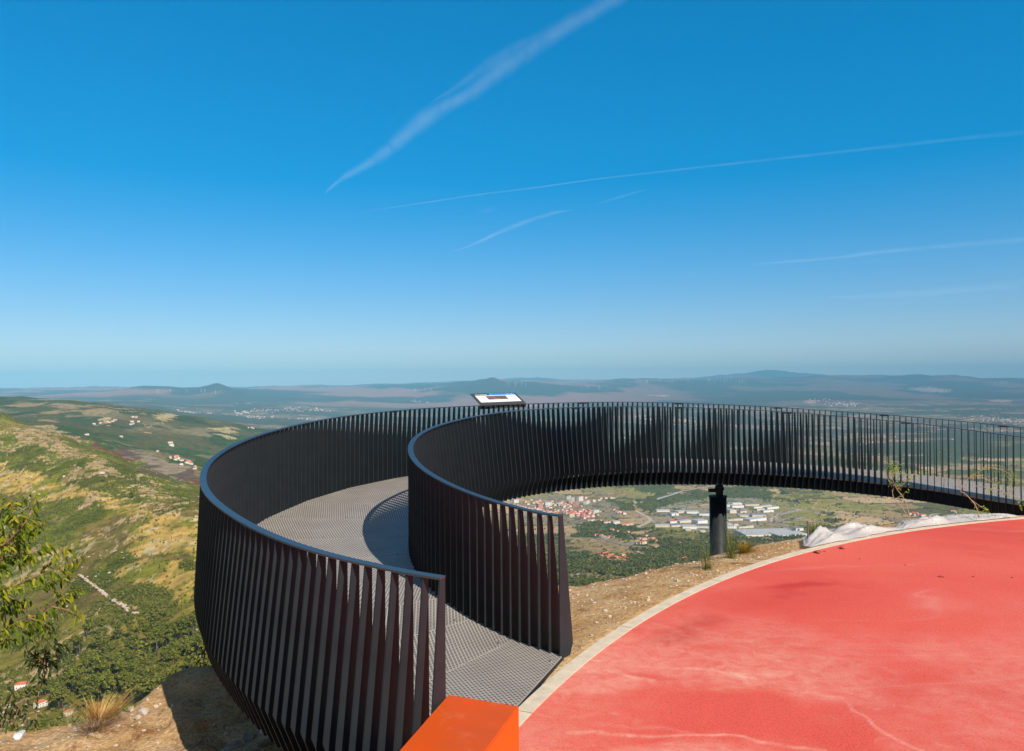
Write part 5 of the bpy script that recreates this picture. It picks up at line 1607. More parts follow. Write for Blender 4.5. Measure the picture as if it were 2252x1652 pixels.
# ------------------------------------------------------------------ buildings
def house_mesh(w, d, h, roof, wall_i, roof_i, windows=True):
    mb = MB()
    x, y = w / 2, d / 2
    mb.add([(-x, -y, -3), (x, -y, -3), (x, y, -3), (-x, y, -3), (-x, -y, h), (x, -y, h), (x, y, h), (-x, y, h)], [(0, 1, 5, 4), (1, 2, 6, 5), (2, 3, 7, 6), (3, 0, 4, 7), (4, 5, 6, 7)], wall_i)
    o = 0.35; rh = 0.22 * min(w, d) if roof != 'flat' else 0.5
    if roof == 'gable':
        mb.add([(-x - o, -y - o, h + .02), (x + o, -y - o, h + .02), (x + o, y + o, h + .02), (-x - o, y + o, h + .02), (-x - o, 0, h + rh), (x + o, 0, h + rh)], [(0, 1, 5, 4), (2, 3, 4, 5), (0, 4, 3), (1, 2, 5), (0, 3, 2, 1)], roof_i)
    elif roof == 'hip':
        mb.add([(-x - o, -y - o, h + .02), (x + o, -y - o, h + .02), (x + o, y + o, h + .02), (-x - o, y + o, h + .02), (-x * 0.4, 0, h + rh), (x * 0.4, 0, h + rh)], [(0, 1, 5, 4), (2, 3, 4, 5), (0, 4, 3), (1, 2, 5), (0, 3, 2, 1)], roof_i)
    else:
        mb.box((0, 0, h + 0.3), (w + 0.5, d + 0.5, 0.6), None, roof_i)
    if windows:
        fl = max(1, int(h / 3)); nx = max(2, int(w / 3.6))
        for f in range(fl):
            for k in range(nx):
                cx = -x + (k + 0.5) * w / nx; cz = f * 3 + 1.6
                for s in (-1, 1): mb.box((cx, s * (y + 0.02), cz), (1.1, 0.08, 1.3), None, 3)
            ny = max(1, int(d / 4))
            for k in range(ny):
                cy = -y + (k + 0.5) * d / ny
                for s in (-1, 1): mb.box((s * (x + 0.02), cy, cz), (0.08, 1.1, 1.3), None, 3)
    return mb


HM = []
for i, (w, d, h, rf, wi) in enumerate(((12, 9, 5, 'hip', 0), (15, 10, 6, 'gable', 0), (10, 9, 6, 'hip', 1), (13, 11, 7, 'hip', 0), (9, 8, 4, 'gable', 0), (16, 9, 5, 'gable', 1))):
    o = house_mesh(w, d, h, rf, 0, 1).build('house', [M['white'], M['tile'], M['sheet'], M['glass']][0:4] if wi == 0 else [M['cream'], M['tile'], M['sheet'], M['glass']])
    HM.append(o)
hused = set()


def place_house(i, p, rz, label, group, s=1.0):
    o = HM[i]
    if i in hused:
        o = o.copy(); COL.objects.link(o)
    hused.add(i)
    o.location = p + Vector((0, 0, 0.3)); o.rotation_euler = (0, 0, rz); o.scale = (s, s, s)
    return tag(o, label, 'house', group)


def cluster(L, conv, n, label, group, jx, jy, rz=0.5, s=1.0, seed=0):
    """houses strewn along the photographed line of a street"""
    r = random.Random(seed)
    P = conv(L)
    ln = [math.hypot(P[i + 1][0] - P[i][0], P[i + 1][1] - P[i][1]) for i in range(len(P) - 1)]
    tot = sum(ln)
    for k in range(n):
        q = (k + 0.5) / n * tot; i = 0
        while i < len(ln) - 1 and q > ln[i]: q -= ln[i]; i += 1
        t = q / ln[i] if ln[i] else 0
        x = P[i][0] + (P[i + 1][0] - P[i][0]) * t + r.gauss(0, jx); y = P[i][1] + (P[i + 1][1] - P[i][1]) * t + r.gauss(0, jy)
        place_house(r.randrange(6), land(x, y), rz + r.choice([0, PI / 2]) + r.gauss(0, 0.15), label, group, s * r.uniform(0.85, 1.15))


tg = 'orange roofed houses of the town'
cluster([(700, 380), (800, 400), (900, 420), (1000, 430), (1100, 440), (1240, 410)], P2, 44, 'white house with an orange roof in the dense old town core', tg, 7, 5, 0.6, 1.15, 1)
cluster([(780, 460), (880, 470), (1000, 480), (1100, 480)], P2, 20, 'white house with an orange roof in the dense old town core', tg, 6, 3, 0.6, 1.15, 2)
cluster([(30, 350), (200, 370), (300, 385), (450, 400), (560, 430), (700, 440)], P2, 34, 'white house with an orange roof on the town street seen over the inner railing end', 'houses on the western town street', 3, 2, 0.1, 1.1, 3)
cluster([(230, 290), (290, 300), (350, 275), (380, 310), (470, 310), (620, 380)], P2, 14, 'white house among the scattered upper town villas', 'upper town villas', 5, 2.5, 0.3, 1.1, 4)
cluster([(640, 300), (780, 340), (900, 330)], P2, 14, 'white house among the town apartment blocks', 'houses among the apartment blocks', 6, 3, 0.5, 1.1, 5)
cluster([(1030, 240), (1160, 300), (1290, 240), (1370, 250), (1500, 235)], P2, 8, 'low house at the far edge of town beside the brown field', 'houses at the far edge of town', 3, 1.5, 0.3, 1.1, 6)
cluster([(1110, 540), (1180, 545), (1240, 560), (1290, 560)], P2, 8, 'small house in the short row leading out of the old town', 'houses in the row leading out of town', 1, 1, 0.2, 1.0, 7)
cluster([(1180, 745), (1240, 750), (1300, 770), (1380, 785), (1450, 790)], P2, 9, 'orange roofed terrace house in the row along the grey road', 'terrace houses along the grey road', 0.5, 0.6, 0.9, 0.95, 8)
cluster([(1420, 680), (1480, 690), (1670, 730)], P2, 4, 'lone farm house above the terrace row', 'farm houses above the terrace row', 3, 1, 0.3, 1.1, 9)
cluster([(1700, 800), (1760, 810), (1850, 860), (1900, 800), (2000, 820), (2060, 820)], P2, 13, 'orange roofed villa on the terraced hillock right of the brown field', 'villas on the terraced hillock', 4, 3, 0.5, 1.15, 10)
cluster([(1300, 1050), (1400, 1040), (1450, 1060), (1590, 1070), (1680, 1040)], P2, 16, 'white house with orange roof in the hamlet at the edge of the pine wood', 'hamlet houses at the pine wood', 3, 3, 0.4, 1.1, 11)
cluster([(1420, 1110), (1600, 1120), (1630, 1130)], P2, 5, 'white house with orange roof in the hamlet at the edge of the pine wood', 'hamlet houses at the pine wood', 3, 1, 0.4, 1.1, 12)
cluster([(1970, 1105)], lambda L: [P2(L)[0], (P2(L)[0][0] + 1, P2(L)[0][1])], 1, 'grey roofed shed alone in the pines', 'sheds in the pines', 0.1, 0.1, 0.2, 0.9, 13)
cluster([(430, 940), (470, 955)], P3, 2, 'white house with orange roof at the lower end of the grey track', 'houses at the lower track', 0.5, 0.5, 0.7, 1.0, 14)
cluster([(1440, 400), (1520, 410), (1560, 500)], P2, 7, 'white house beside the curving pale road', 'houses beside the curving pale road', 3, 2, 0.4, 1.1, 15)
cluster([(2720, 810), (2900, 820), (3050, 830), (3130, 840)], P3, 0, '', '', 1, 1)
cluster([(4100 / 1, 0)], lambda L: [(2040, 1166), (2075, 1167)], 6, 'white house of the hamlet on the valley road right of the thin sapling', 'hamlet on the valley road', 2, 0.6, 0.3, 1.4, 16)
# right-hand hamlet in photo coordinates
ph = lambda L: L
cluster([(2001, 1132), (2016, 1133), (2030, 1136)], ph, 6, 'white house of the hamlet below the walkway and behind the thin sapling', 'hamlet behind the thin sapling', 2.5, 1, 0.3, 1.3, 17)
cluster([(2088, 1125), (2100, 1130)], ph, 3, 'white house on the valley floor near the curving road at the right', 'houses near the right curving road', 2, 1, 0.3, 1.3, 18)
cluster([(336, 975), (352, 985)], ph, 2, '', '', 1, 1, 0, 1, 19) if False else None
cluster(P1([(1320, 705), (1340, 708)]), ph, 1, 'white house alone above the hillside village', 'lone house above the village', 0.3, 0.3, 0.3, 0.7, 20)
cluster(P1([(1420, 740), (1500, 770), (1560, 790), (1610, 810), (1640, 850)]), ph, 22, 'white house with orange roof in the village on the wooded left slope', 'hillside village houses', 5, 3.0, 0.5, 0.72, 21)
cluster(P1([(720, 565), (745, 567)]), ph, 2, 'white house at the top of the burnt slope', 'houses at the top of the burnt slope', 0.6, 0.4, 0.3, 0.7, 22)
cluster(P1([(1015, 583), (1030, 586)]), ph, 1, 'bright white house alone on the dark wooded spur', 'lone house on the wooded spur', 0.2, 0.2, 0.3, 0.8, 23)
cluster(P1([(1440, 640), (1450, 665)]), ph, 3, 'small white house on the spur above the village', 'small houses above the village', 0.8, 0.6, 0.3, 1.1, 24)
cluster(P1([(820, 465), (880, 452), (940, 450), (980, 460)]), ph, 6, 'tiny white house in the clearing on the far wooded ridge', 'houses in the far ridge clearing', 6, 2.0, 0.3, 0.9, 25)
cluster(P1([(1100, 490), (1130, 465), (1150, 455), (1120, 410)]), ph, 6, 'tiny white house in the middle of the far wooded ridge', 'houses amid the far ridge', 3, 2.0, 0.3, 0.9, 26)
cluster(P1([(2100, 512), (2140, 500), (2150, 515)]), ph, 4, 'tiny white house at the low end of the far ridge by the railing', 'houses at the low end of the far ridge', 2.5, 0.9, 0.3, 0.9, 27)
cluster(P1([(860, 888), (875, 886)]), ph, 1, 'orange roofed farm house on the left hillside', 'farm house on the left hillside', 0.1, 0.1, 0.0, 0.6, 28)
cluster(P1([(535, 912), (550, 915)]), ph, 1, 'small white hut on the yellow hillside shelf', 'hut on the hillside shelf', 0.1, 0.1, 0.0, 0.4, 29)
cluster([(45, 1512), (50, 1514)], ph, 1, 'orange roofed white house behind the dark shrub in the lower left', 'house behind the dark shrub', 0.1, 0.1, 0.3, 0.66, 30)
cluster([(88, 1553), (90, 1555)], ph, 1, 'house with a bright orange roof beside the dark sapling stem', 'house beside the dark sapling', 0.1, 0.1, 1.2, 0.5, 31)
cluster([(150, 1572), (151, 1573)], ph, 1, 'low white house at the foot of the grove left of the dry grass', 'house left of the dry grass', 0.1, 0.1, 0.1, 0.4, 32)
cluster([(342, 1487), (343, 1488)], ph, 1, 'small white house in the pines left of the shaded mound', 'house in the pines', 0.1, 0.1, 0.1, 0.4, 33)
for o in HM:
    if o not in [x for i, x in enumerate(HM) if i in hused]: bpy.data.objects.remove(o)


def block(px, py, w, d, h, rz, wall, roof, label, group, rf='flat', cat='building', name='apartment_block', win=True):
    p = land(px, py)
    root = empty(name, p + Vector((0, 0, 0.2)), label=label, cat=cat, group=group)
    root.rotation_euler = (0, 0, rz)
    mb = house_mesh(w, d, h, 'none', 0, 1, False)
    x, y = w / 2, d / 2
    wm = MB(); wm.v, wm.f, wm.m, wm.uv = mb.v[:8], mb.f[:5], mb.m[:5], mb.uv[:5]
    wm.build('wall', M[wall], root)
    rm_ = MB()
    if rf == 'flat': rm_.box((0, 0, h + 0.4), (w + 0.6, d + 0.6, 0.8))
    else:
        n = max(1, int(d / 18))
        for k in range(n):
            y0, y1 = -y + k * d / n, -y + (k + 1) * d / n
            rm_.add([(-x - .3, y0, h + .05), (x + .3, y0, h + .05), (x + .3, y1, h + .05), (-x - .3, y1, h + .05), (-x - .3, (y0 + y1) / 2, h + 1.6), (x + .3, (y0 + y1) / 2, h + 1.6)], [(0, 1, 5, 4), (2, 3, 4, 5), (0, 4, 3), (1, 2, 5)])
    rm_.build('roof', M[roof], root)
    if win:
        gm = MB(); fl = max(1, int(h / 3)); nx = max(2, int(w / 3.5)); ny = max(2, int(d / 4))
        for f in range(fl):
            cz = f * 3 + 1.7
            for k in range(nx):
                cx = -x + (k + .5) * w / nx
                for s in (-1, 1): gm.box((cx, s * (y + .03), cz), (1.4, .1, 1.4))
            for k in range(ny):
                cy = -y + (k + .5) * d / ny
                for s in (-1, 1): gm.box((s * (x + .03), cy, cz), (.1, 1.4, 1.4))
        gm.build('windows', M['glass'], root)
    return root


ab = 'apartment blocks of the town'
q = lambda a, b: P2([(a, b)])[0]
for i, (a, b, w, d, h, rz, wl_, rf_, lab) in enumerate((
        (110, 285, 28, 14, 16, 0.2, 'white', 'tile', 'white apartment block at the near left end of the town'), (440, 365, 24, 20, 22, 0.1, 'pinkw', 'tile', 'tall reddish apartment block in the middle of the town'),
        (550, 325, 34, 16, 16, 0.1, 'white', 'sheet', 'wide white apartment block beside the reddish block'), (730, 320, 44, 14, 18, 0.9, 'white', 'tile', 'long white block stepping up the town centre'),
        (880, 280, 60, 15, 20, 0.9, 'cream', 'sheet', 'long cream apartment slab at the top of the town'), (840, 235, 34, 14, 16, 0.9, 'white', 'tile', 'white block behind the cream slab'),
        (990, 260, 36, 16, 22, 0.5, 'white', 'tile', 'tall white block with orange roof at the right of the town'), (930, 325, 54, 15, 18, 0.9, 'pinkw', 'tile', 'pinkish slab below the cream apartment slab'),
        (1080, 300, 46, 16, 16, 0.8, 'white', 'tile', 'pink roofed block at the right end of the town'), (860, 480, 26, 18, 14, 0.4, 'cream', 'tile', 'cream block at the lower edge of the old town'),
        (1200, 420, 40, 18, 10, 0.5, 'white', 'sheet', 'white hall at the lower right tip of the old town'), (1480, 580, 30, 20, 12, 0.1, 'white', 'sheet', 'white block in the orange roofed estate'),
        (1390, 570, 50, 14, 8, 0.1, 'white', 'tile', 'long orange roofed building at the left of the estate'), (1620, 600, 60, 22, 9, 0.3, 'cream', 'tile', 'orange roofed courtyard building at the right of the estate'))):
    x, y = q(a, b)
    block(x, y + 2, w, d, h, rz + 0.35, wl_, rf_, lab, ab, 'gable' if rf_ == 'tile' else 'flat')
ig = 'warehouses of the industrial estate'
q3 = lambda a, b: P3([(a, b)])[0]
WH = [(190, 365, 60, 30, 8, 'sheet', 'long low warehouse at the far left of the industrial estate'), (320, 410, 34, 26, 9, 'sheet', 'small white warehouse left of the column above the trees'), (410, 375, 60, 34, 9, 'sheet', 'wide pale roofed warehouse left of the column'),
      (540, 385, 60, 30, 9, 'sheet', 'pale roofed warehouse nearest the column on its left'), (690, 410, 60, 26, 8, 'sheet', 'low white warehouse touching the column edge'), (180, 545, 48, 34, 10, 'sheet', 'white warehouse at the front left corner of the estate'),
      (325, 540, 46, 34, 9, 'dsheet', 'cream walled warehouse with a grey roof in the front row'), (300, 500, 30, 20, 7, 'tile', 'small red roofed shed behind the front row'), (440, 495, 70, 22, 8, 'sheet', 'long pale shed behind the front row'),
      (500, 565, 50, 34, 12, 'sheet', 'bright white warehouse in the middle of the front row'), (635, 500, 50, 34, 14, 'sheet', 'tall white warehouse left of the column'), (650, 555, 46, 30, 9, 'dsheet', 'grey roofed warehouse below the tall white one'),
      (485, 590, 20, 12, 5, 'sheet', 'small white hut in front of the estate'), (660, 610, 20, 16, 7, 'sheet', 'small cream hut near the column'), (985, 300, 44, 26, 9, 'sheet', 'white warehouse at the upper left right of the column'),
      (1070, 275, 54, 26, 9, 'sheet', 'pale warehouse in the back row right of the column'), (1080, 315, 60, 24, 9, 'sheet', 'long white warehouse below the back row'), (1245, 290, 66, 28, 9, 'dsheet', 'blue grey roofed warehouse in the back row'),
      (1015, 380, 30, 24, 13, 'sheet', 'tall white building right of the column'), (1130, 375, 44, 24, 8, 'dsheet', 'small grey roofed warehouse in the middle of the estate'), (1310, 320, 50, 22, 8, 'sheet', 'cream warehouse behind the right wing'),
      (1420, 310, 60, 20, 7, 'sheet', 'narrow pale warehouse at the back right'), (1490, 330, 80, 22, 8, 'sheet', 'long cream warehouse at the right edge of the estate'), (1440, 370, 60, 24, 8, 'sheet', 'pale warehouse below the long cream one'),
      (1350, 350, 40, 20, 8, 'sheet', 'white warehouse between the right wing sheds'), (1150, 425, 40, 26, 8, 'sheet', 'white warehouse tilted toward the yellow ground'), (1050, 470, 70, 12, 5, 'sheet', 'low open shed in the estate middle'),
      (1290, 470, 110, 40, 9, 'sheet', 'big grey roofed hall left of the cream end wall'), (1330, 425, 60, 30, 10, 'dsheet', 'striped roof hall behind the big grey hall'), (1000, 560, 36, 30, 8, 'sheet', 'white yard building right of the column foot'),
      (970, 530, 26, 20, 8, 'sheet', 'white building beside the red shed'), (1065, 530, 20, 10, 5, 'tile', 'small red shed in the estate yard'), (1180, 560, 70, 8, 5, 'sheet', 'thin white shed beside the huge flat factory')]
for (a, b, w, d, h, rf_, lab) in WH:
    x, y = q3(a, b)
    block(x, y, w * random.uniform(0.8, 1.1), d * random.uniform(0.85, 1.2), h * random.uniform(0.7, 1.1), 0.25 + random.uniform(-0.3, 0.3), random.choice(['white', 'white', 'cream']) if rf_ != 'dsheet' else 'cream', rf_, lab, ig, 'gable' if rf_ == 'tile' else 'flat', 'warehouse', 'warehouse', False)
x, y = q3(1430, 640)
block(x, y, 190, 105, 10, 0.10, 'white', 'sheet', 'huge flat roofed factory in the valley right of the column', None, 'flat', 'factory', 'factory', False)
x, y = q3(1690, 655)
block(x, y, 110, 60, 9, 0.25, 'white', 'sheet', 'lower white walled wing joined beside the huge factory', None, 'flat', 'factory', 'factory', False)
x, y = q3(1810, 590)
block(x, y, 30, 24, 10, 0.2, 'white', 'dsheet', 'small grey roofed building behind the factory wing', None, 'flat', 'warehouse', 'warehouse', False)

# viaduct piers under the valley road
vp = empty('viaduct', land(*q3(300, 185)), label='pale road viaduct on piers in the valley left of the column', cat='bridge')
B0 = vp.location.copy()
mb = MB(); dk = MB()
prev = None
for k, (a, b) in enumerate(((130, 225), (190, 205), (250, 188), (310, 170), (360, 155), (410, 140))):
    p = land(*q3(a, b + 14)) - B0
    topz = p.z + 9 + k * 0.5
    MB().box((p.x, p.y, topz - 10), (3.5, 3.5, 20)).build('pier', M['sheet'], vp)
    if prev is not None:
        c0, c1_ = prev, Vector((p.x, p.y, topz)); t = (c1_ - c0); ln_ = t.length; t.normalize(); nn = t.cross(Vector((0, 0, 1))).normalized()
        dk.box((c0 + c1_) / 2, (ln_ + 0.5, 11, 1.4), Matrix((t, nn, nn.cross(t))).transposed())
    prev = Vector((p.x, p.y, topz))
dk.build('deck', M['sheet'], vp)

# distant villages: far too many white specks to count
r = random.Random(12)
mb = MB()
FV = [(P1([(1500, 365), (1560, 368), (1640, 382), (1800, 385)]), 40, 3, 1.2), (P1([(1990, 390), (2080, 375), (2160, 368), (2224, 362)]), 50, 2, 1.2), ([(520, 907), (570, 903), (600, 905), (640, 900), (660, 904), (720, 903)], 110, 5, 2.0), ([(540, 918), (600, 918)], 16, 4, 1.2),
      ([(640, 922), (760, 925)], 24, 16, 2.0), ([(905, 882), (940, 886)], 14, 3, 1), ([(560, 888), (500, 890)], 12, 12, 1),
      ([(1425, 870), (1470, 872)], 26, 3, .8), ([(1440, 895), (1560, 892)], 20, 20, 1.5), ([(1400, 918), (1480, 922), (1520, 925)], 70, 12, 3), ([(1440, 938), (1620, 940)], 40, 40, 4), ([(1780, 885), (1800, 882), (1900, 890)], 40, 8, 2),
      ([(1830, 888), (1880, 892)], 40, 8, 2), ([(2150, 920), (2200, 924), (2260, 930)], 110, 22, 4), ([(2060, 940), (2240, 950)], 40, 40, 5), ([(1300, 960), (1500, 965)], 20, 60, 6), ([(1560, 1006), (2200, 1010)], 50, 120, 10), ([(1160, 892), (1300, 896)], 20, 40, 3),
      ([(1700, 950), (2000, 975)], 50, 120, 14)]
for P, n, jx, jy in FV:
    for k in range(n):
        t = r.random() * (len(P) - 1); i = min(int(t), len(P) - 2); t -= i
        x = P[i][0] + (P[i + 1][0] - P[i][0]) * t + r.gauss(0, jx); y = P[i][1] + (P[i + 1][1] - P[i][1]) * t + r.gauss(0, jy)
        p = land(x, y)
        if p.y < 4000: continue
        s = max(1.0, p.y / 9000) * r.uniform(0.8, 1.3)
        w, h = 13 * s, 6 * s
        mb.box(p + Vector((0, 0, h / 2)), (w, w * .8, h), Matrix.Rotation(r.uniform(0, 1.5), 3, 'Z'), 0)
        mb.box(p + Vector((0, 0, h + 0.8 * s)), (w * 1.05, w * .85, 1.6 * s), None, 1)
tag(mb.build('distant_villages', [M['white'], M['tile']]), kind='stuff')

# wind turbines
tw, hb_, bl_ = MB(), MB(), MB()
troot = empty('wind_turbine')
tw.tube([(0, 0, -10), (0, 0, 85)], [3.2, 1.9], 8); hb_.box((0, 2, 86), (4.5, 11, 4.5))
hubp = Vector((0, -4.5, 86))
for k in range(3):
    a = 2 * PI * k / 3 + 0.3
    dr = Vector((math.sin(a), 0, math.cos(a)))
    bl_.tube([hubp, hubp + dr * 12, hubp + dr * 45], [1.8, 2.0, 0.5], 5)
TP = [tw.build('tower', M['turb'], troot), hb_.build('nacelle', M['turb'], troot), bl_.build('rotor', M['turb'], troot)]
TB = [(349, 861), (352, 862), (410, 860), (448, 861), (472, 866)] + [(870 + i * 5.5, 860 + (i % 3) * 3) for i in range(0)]
TB = [(P1([(a, b)])[0]) for a, b in ((1325, 200), (1345, 195), (1440, 195), (1580, 200), (1700, 195), (1730, 200), (1820, 210))] + \
     [(868 + a / 3.843, 810.2 + b / 3.843) for a, b in ((170, 190), (255, 190), (305, 190), (355, 150), (940, 135), (965, 145), (1020, 145), (1070, 140), (1105, 145), (1580, 180), (1615, 170), (1640, 170), (1722, 170), (1730, 172), (2050, 110), (2080, 115), (2130, 120))] + \
     [(1364 + a / 3.843, 810.2 + b / 3.843) for a, b in ((125, 112), (160, 112), (215, 118), (225, 122), (330, 112), (435, 120), (570, 112), (745, 108), (755, 112), (795, 118), (820, 95), (845, 100), (875, 95), (890, 98), (905, 100), (880, 125), (935, 92), (1005, 130), (1030, 118), (1057, 128))] + \
     [(1777.4 + a / 3.842, 810.2 + b / 3.842) for a, b in ((1575, 130), (1625, 128), (1645, 128), (1660, 128), (1675, 128))]
for k, (x, y) in enumerate(TB):
    o = troot
    if k:
        o = troot.copy(); COL.objects.link(o)
        for ch in TP:
            c = ch.copy(); COL.objects.link(c); c.parent = o
    p = land(x, y + 2)
    o.location = p; o.rotation_euler = (0, 0, random.uniform(-0.4, 0.4))
    s = (1.15 if p.y > 25000 else 0.95) * (0.8 if x < 520 else 1.0)
    o.scale = (s, s, s)
    side = 'left' if x < 520 else ('middle' if x < 1350 else ('right' if x < 1900 else 'far right'))
    tag(o, {'left': 'white wind turbine on the brown hills by the far left peak', 'middle': 'white wind turbine on the plateau behind the information panel', 'right': 'white wind turbine on the blue ridge above the far railing', 'far right': 'white wind turbine in the row on the last blue ridge'}[side],
        'wind turbine', 'wind turbines, ' + {'left': 'brown hills', 'middle': 'plateau', 'right': 'blue ridge', 'far right': 'last ridge'}[side])

# ------------------------------------------------------------------ haze, sky, contrails
hz = MB(); hz.box((0, 20500, (-745 + 860) / 2), (190000, 53000, 745 + 860))
m, nt, bs = mat('air_haze')
nt.nodes.remove(bs)
vol = N(nt, 'ShaderNodeVolumePrincipled')
vol.inputs['Color'].default_value = (0.27, 0.69, 1.0, 1)
vol.inputs['Density'].default_value = 3.6e-5
vol.inputs['Anisotropy'].default_value = -0.35
nt.links.new(vol.outputs[0], nt.nodes['Material Output'].inputs['Volume'])
tag(hz.build('haze', m), kind='stuff')

SUN_EL = math.radians(41)
sd = Vector((0.588, -0.809, 0)).normalized()          # horizontal direction toward the sun
tosun = Vector((sd.x * math.cos(SUN_EL), sd.y * math.cos(SUN_EL), math.sin(SUN_EL)))
sl = bpy.data.lights.new('sun', 'SUN'); sl.energy = 5.0; sl.angle = math.radians(0.5); sl.color = (1.0, 0.93, 0.83)
so = bpy.data.objects.new('sun', sl); COL.objects.link(so)
so.rotation_euler = tosun.to_track_quat('Z', 'Y').to_euler()
w = bpy.data.worlds.new('World'); sc.world = w; w.use_nodes = True
nt = w.node_tree; bg = nt.nodes['Background']
sky = N(nt, 'ShaderNodeTexSky', sky_type='NISHITA')
sky.sun_disc = False; sky.sun_elevation = SUN_EL
sky.sun_rotation = math.atan2(tosun.x, tosun.y)
sky.altitude = 1000; sky.air_density = 1.0; sky.dust_density = 0.4; sky.ozone_density = 3.0
hs_ = N(nt, 'ShaderNodeHueSaturation'); hs_.inputs['Saturation'].default_value = 2.12; hs_.inputs['Hue'].default_value = 0.497; hs_.inputs['Value'].default_value = 1.72
gm_ = N(nt, 'ShaderNodeGamma'); gm_.inputs[1].default_value = 0.60
nt.links.new(sky.outputs[0], gm_.inputs[0]); nt.links.new(gm_.outputs[0], hs_.inputs['Color'])
# out-of-view sky: whitish glow added round the sun, zenith darkened, to neutralise shade
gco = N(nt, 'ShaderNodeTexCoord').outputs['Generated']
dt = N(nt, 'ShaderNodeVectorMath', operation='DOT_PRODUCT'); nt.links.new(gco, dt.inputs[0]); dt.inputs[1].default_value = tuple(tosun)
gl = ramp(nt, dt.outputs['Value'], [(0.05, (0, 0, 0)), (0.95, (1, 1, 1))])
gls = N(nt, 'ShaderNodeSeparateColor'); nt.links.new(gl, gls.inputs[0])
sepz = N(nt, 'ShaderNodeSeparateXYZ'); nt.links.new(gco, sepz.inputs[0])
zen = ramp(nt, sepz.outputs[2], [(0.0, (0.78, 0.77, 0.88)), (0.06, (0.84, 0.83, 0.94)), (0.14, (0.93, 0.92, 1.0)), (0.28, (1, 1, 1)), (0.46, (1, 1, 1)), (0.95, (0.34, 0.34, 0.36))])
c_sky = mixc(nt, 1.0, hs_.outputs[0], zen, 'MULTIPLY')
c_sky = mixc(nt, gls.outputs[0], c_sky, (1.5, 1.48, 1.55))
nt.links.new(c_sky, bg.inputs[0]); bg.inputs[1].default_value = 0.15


def contrail(pts, wds, d0, strength, name='contrail', seed=0):
    """ice-cloud streak far above the haze: a soft lens-shaped body, thick in the middle"""
    P = catmull([(a, b, c) for (a, b), c in zip(pts, wds)], 10)
    n = len(P); m_ = 18
    vs, uvl, fs = [], [], []
    C = [W(a, b, d0) for a, b, _ in P]
    for i in range(n):
        t = (C[min(i + 1, n - 1)] - C[max(i - 1, 0)]).normalized()
        view = (C[i] - Vector((0, 0, CAM_Z))).normalized()
        s = t.cross(view).normalized(); v2 = s.cross(t).normalized()
        hw = P[i][2] * d0 / F / 2 * 1.55 * (0.88 + 0.24 * float(vnoise(np.array([i * 0.45]), np.array([seed * 3.0]), 5)[0]))
        for k in range(m_):
            a = 2 * PI * k / m_
            vs.append(C[i] + s * hw * math.cos(a) + v2 * hw * math.sin(a))
    for i in range(n - 1):
        for k in range(m_):
            fs.append((i * m_ + k, i * m_ + (k + 1) % m_, (i + 1) * m_ + (k + 1) % m_, (i + 1) * m_ + k))
    mb = MB().add(vs, fs)
    mm = bpy.data.materials.new('contrail_ice'); mm.use_nodes = True; t_ = mm.node_tree
    for q_ in list(t_.nodes): t_.nodes.remove(q_)
    out = N(t_, 'ShaderNodeOutputMaterial')
    d1_ = N(t_, 'ShaderNodeBsdfDiffuse'); d1_.inputs[0].default_value = (0.80, 0.86, 0.95, 1); d2_ = N(t_, 'ShaderNodeBsdfTranslucent'); d2_.inputs[0].default_value = (0.80, 0.86, 0.95, 1)
    df = N(t_, 'ShaderNodeAddShader'); t_.links.new(d1_.outputs[0], df.inputs[0]); t_.links.new(d2_.outputs[0], df.inputs[1])
    tp = N(t_, 'ShaderNodeBsdfTransparent'); mx = N(t_, 'ShaderNodeMixShader')
    lw_ = N(t_, 'ShaderNodeLayerWeight'); lw_.inputs[0].default_value = 0.5
    inv = N(t_, 'ShaderNodeMath', operation='SUBTRACT'); inv.inputs[0].default_value = 1.0; t_.links.new(lw_.outputs['Facing'], inv.inputs[1])
    pw = N(t_, 'ShaderNodeMath', operation='POWER'); pw.inputs[1].default_value = 5.0; t_.links.new(inv.outputs[0], pw.inputs[0])
    co = N(t_, 'ShaderNodeTexCoord'); nz = noise(t_, 1 / (d0 * 0.03), 5, 0.5, co.outputs['Object'], 0.6)
    rg_ = N(t_, 'ShaderNodeMapRange'); rg_.inputs[1].default_value = 0.3; rg_.inputs[2].default_value = 0.68; rg_.inputs[3].default_value = 0.06 * strength; rg_.inputs[4].default_value = 0.17 * strength
    t_.links.new(nz, rg_.inputs[0])
    ml = N(t_, 'ShaderNodeMath', operation='MULTIPLY'); t_.links.new(pw.outputs[0], ml.inputs[0]); t_.links.new(rg_.outputs[0], ml.inputs[1])
    t_.links.new(ml.outputs[0], mx.inputs[0]); t_.links.new(tp.outputs[0], mx.inputs[1]); t_.links.new(df.outputs[0], mx.inputs[2])
    t_.links.new(mx.outputs[0], out.inputs[0])
    o = mb.build('contrail', mm, smooth=True)
    o.visible_shadow = True
    return tag(o, kind='structure')


def S1(L): return [(661.4 + a / 2.855, b / 2.855) for a, b in L]
def S2(L): return [(1405.4 + a / 2.663, 206.7 + b / 2.663) for a, b in L]


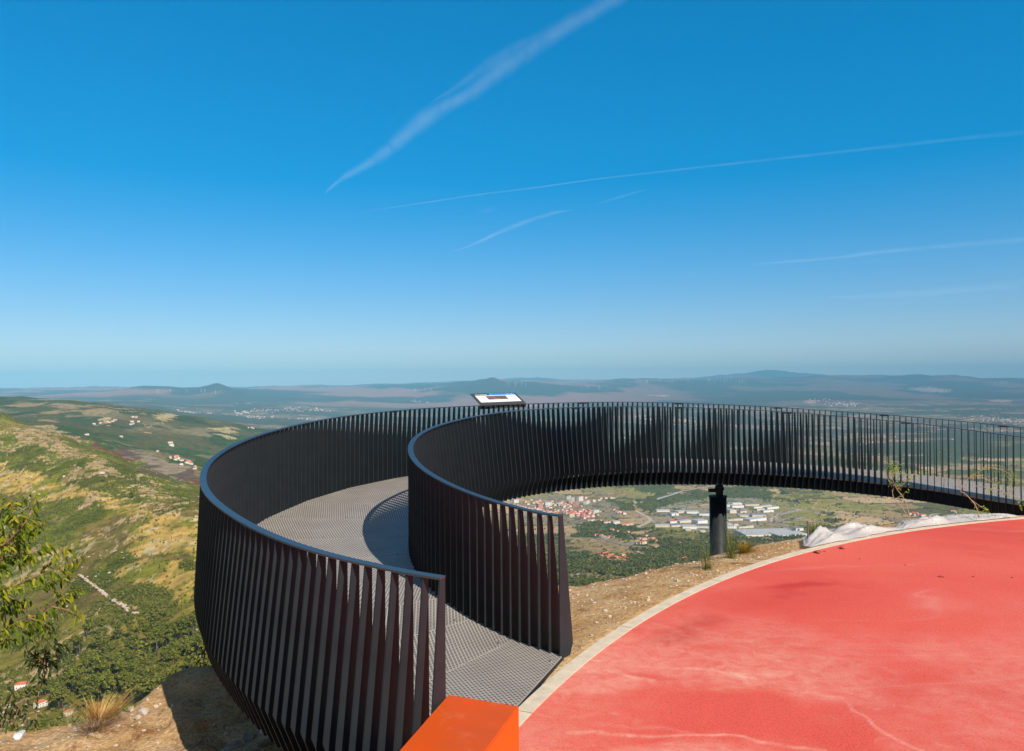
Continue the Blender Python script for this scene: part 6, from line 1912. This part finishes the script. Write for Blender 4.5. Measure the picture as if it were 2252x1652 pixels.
DC = 60000
contrail(S1([(150, 1215), (260, 1120), (420, 1030), (540, 950), (650, 850), (760, 760), (900, 670), (1060, 590), (1200, 480), (1330, 380), (1480, 280), (1640, 180), (1800, 90), (1960, 0), (2100, -70)]), [1, 12, 20, 26, 34, 34, 30, 30, 34, 40, 38, 36, 34, 30, 28], DC, 0.42)
contrail(S1([(820, 640), (960, 560), (1100, 460), (1250, 350), (1400, 260), (1500, 210)]), [1, 12, 22, 22, 16, 1], DC, 0.17)
contrail(S1([(560, 900), (640, 870), (700, 830), (760, 800)]), [1, 20, 16, 1], DC, 0.2)
contrail(S1([(940, 1580), (1060, 1545), (1200, 1480), (1340, 1420), (1480, 1370), (1600, 1335), (1700, 1320)]), [0.5, 5, 9, 10, 9, 7, 0.5], DC, 0.38)
contrail(S1([(350, 1335), (700, 1285), (1100, 1225), (1500, 1175), (1900, 1120)]) + S2([(400, 425), (900, 370), (1400, 315), (1900, 260), (2260, 225)]), [0.5, 3, 4, 4, 4, 5, 6, 8, 9, 10], DC, 0.29)
contrail(S2([(650, 998), (850, 985), (1150, 960), (1400, 928), (1700, 900), (2000, 875), (2260, 852)]), [0.5, 6, 7, 10, 10, 12, 13], DC, 0.5)
contrail(S2([(1100, 1195), (1400, 1180), (1700, 1165), (2000, 1140), (2260, 1112)]), [0.5, 12, 18, 20, 24], DC, 0.42)
contrail(S1([(1860, 1280), (1960, 1250), (2080, 1215), (2180, 1190)]), [0.5, 5, 6, 0.5], DC, 0.2)
contrail(S1([(1080, 1340), (1160, 1325), (1240, 1310)]), [1, 14, 1], DC, 0.12)

# ------------------------------------------------------------------ render settings
sc.view_settings.view_transform = 'Standard'
sc.view_settings.look = 'None'
sc.view_settings.exposure = 0.06
sc.view_settings.gamma = 1.0
sc.render.engine = 'CYCLES'
sc.cycles.use_denoising = True
sc.cycles.max_bounces = 6
sc.cycles.diffuse_bounces = 2
sc.cycles.glossy_bounces = 2
sc.cycles.transparent_max_bounces = 24
sc.cycles.volume_bounces = 0
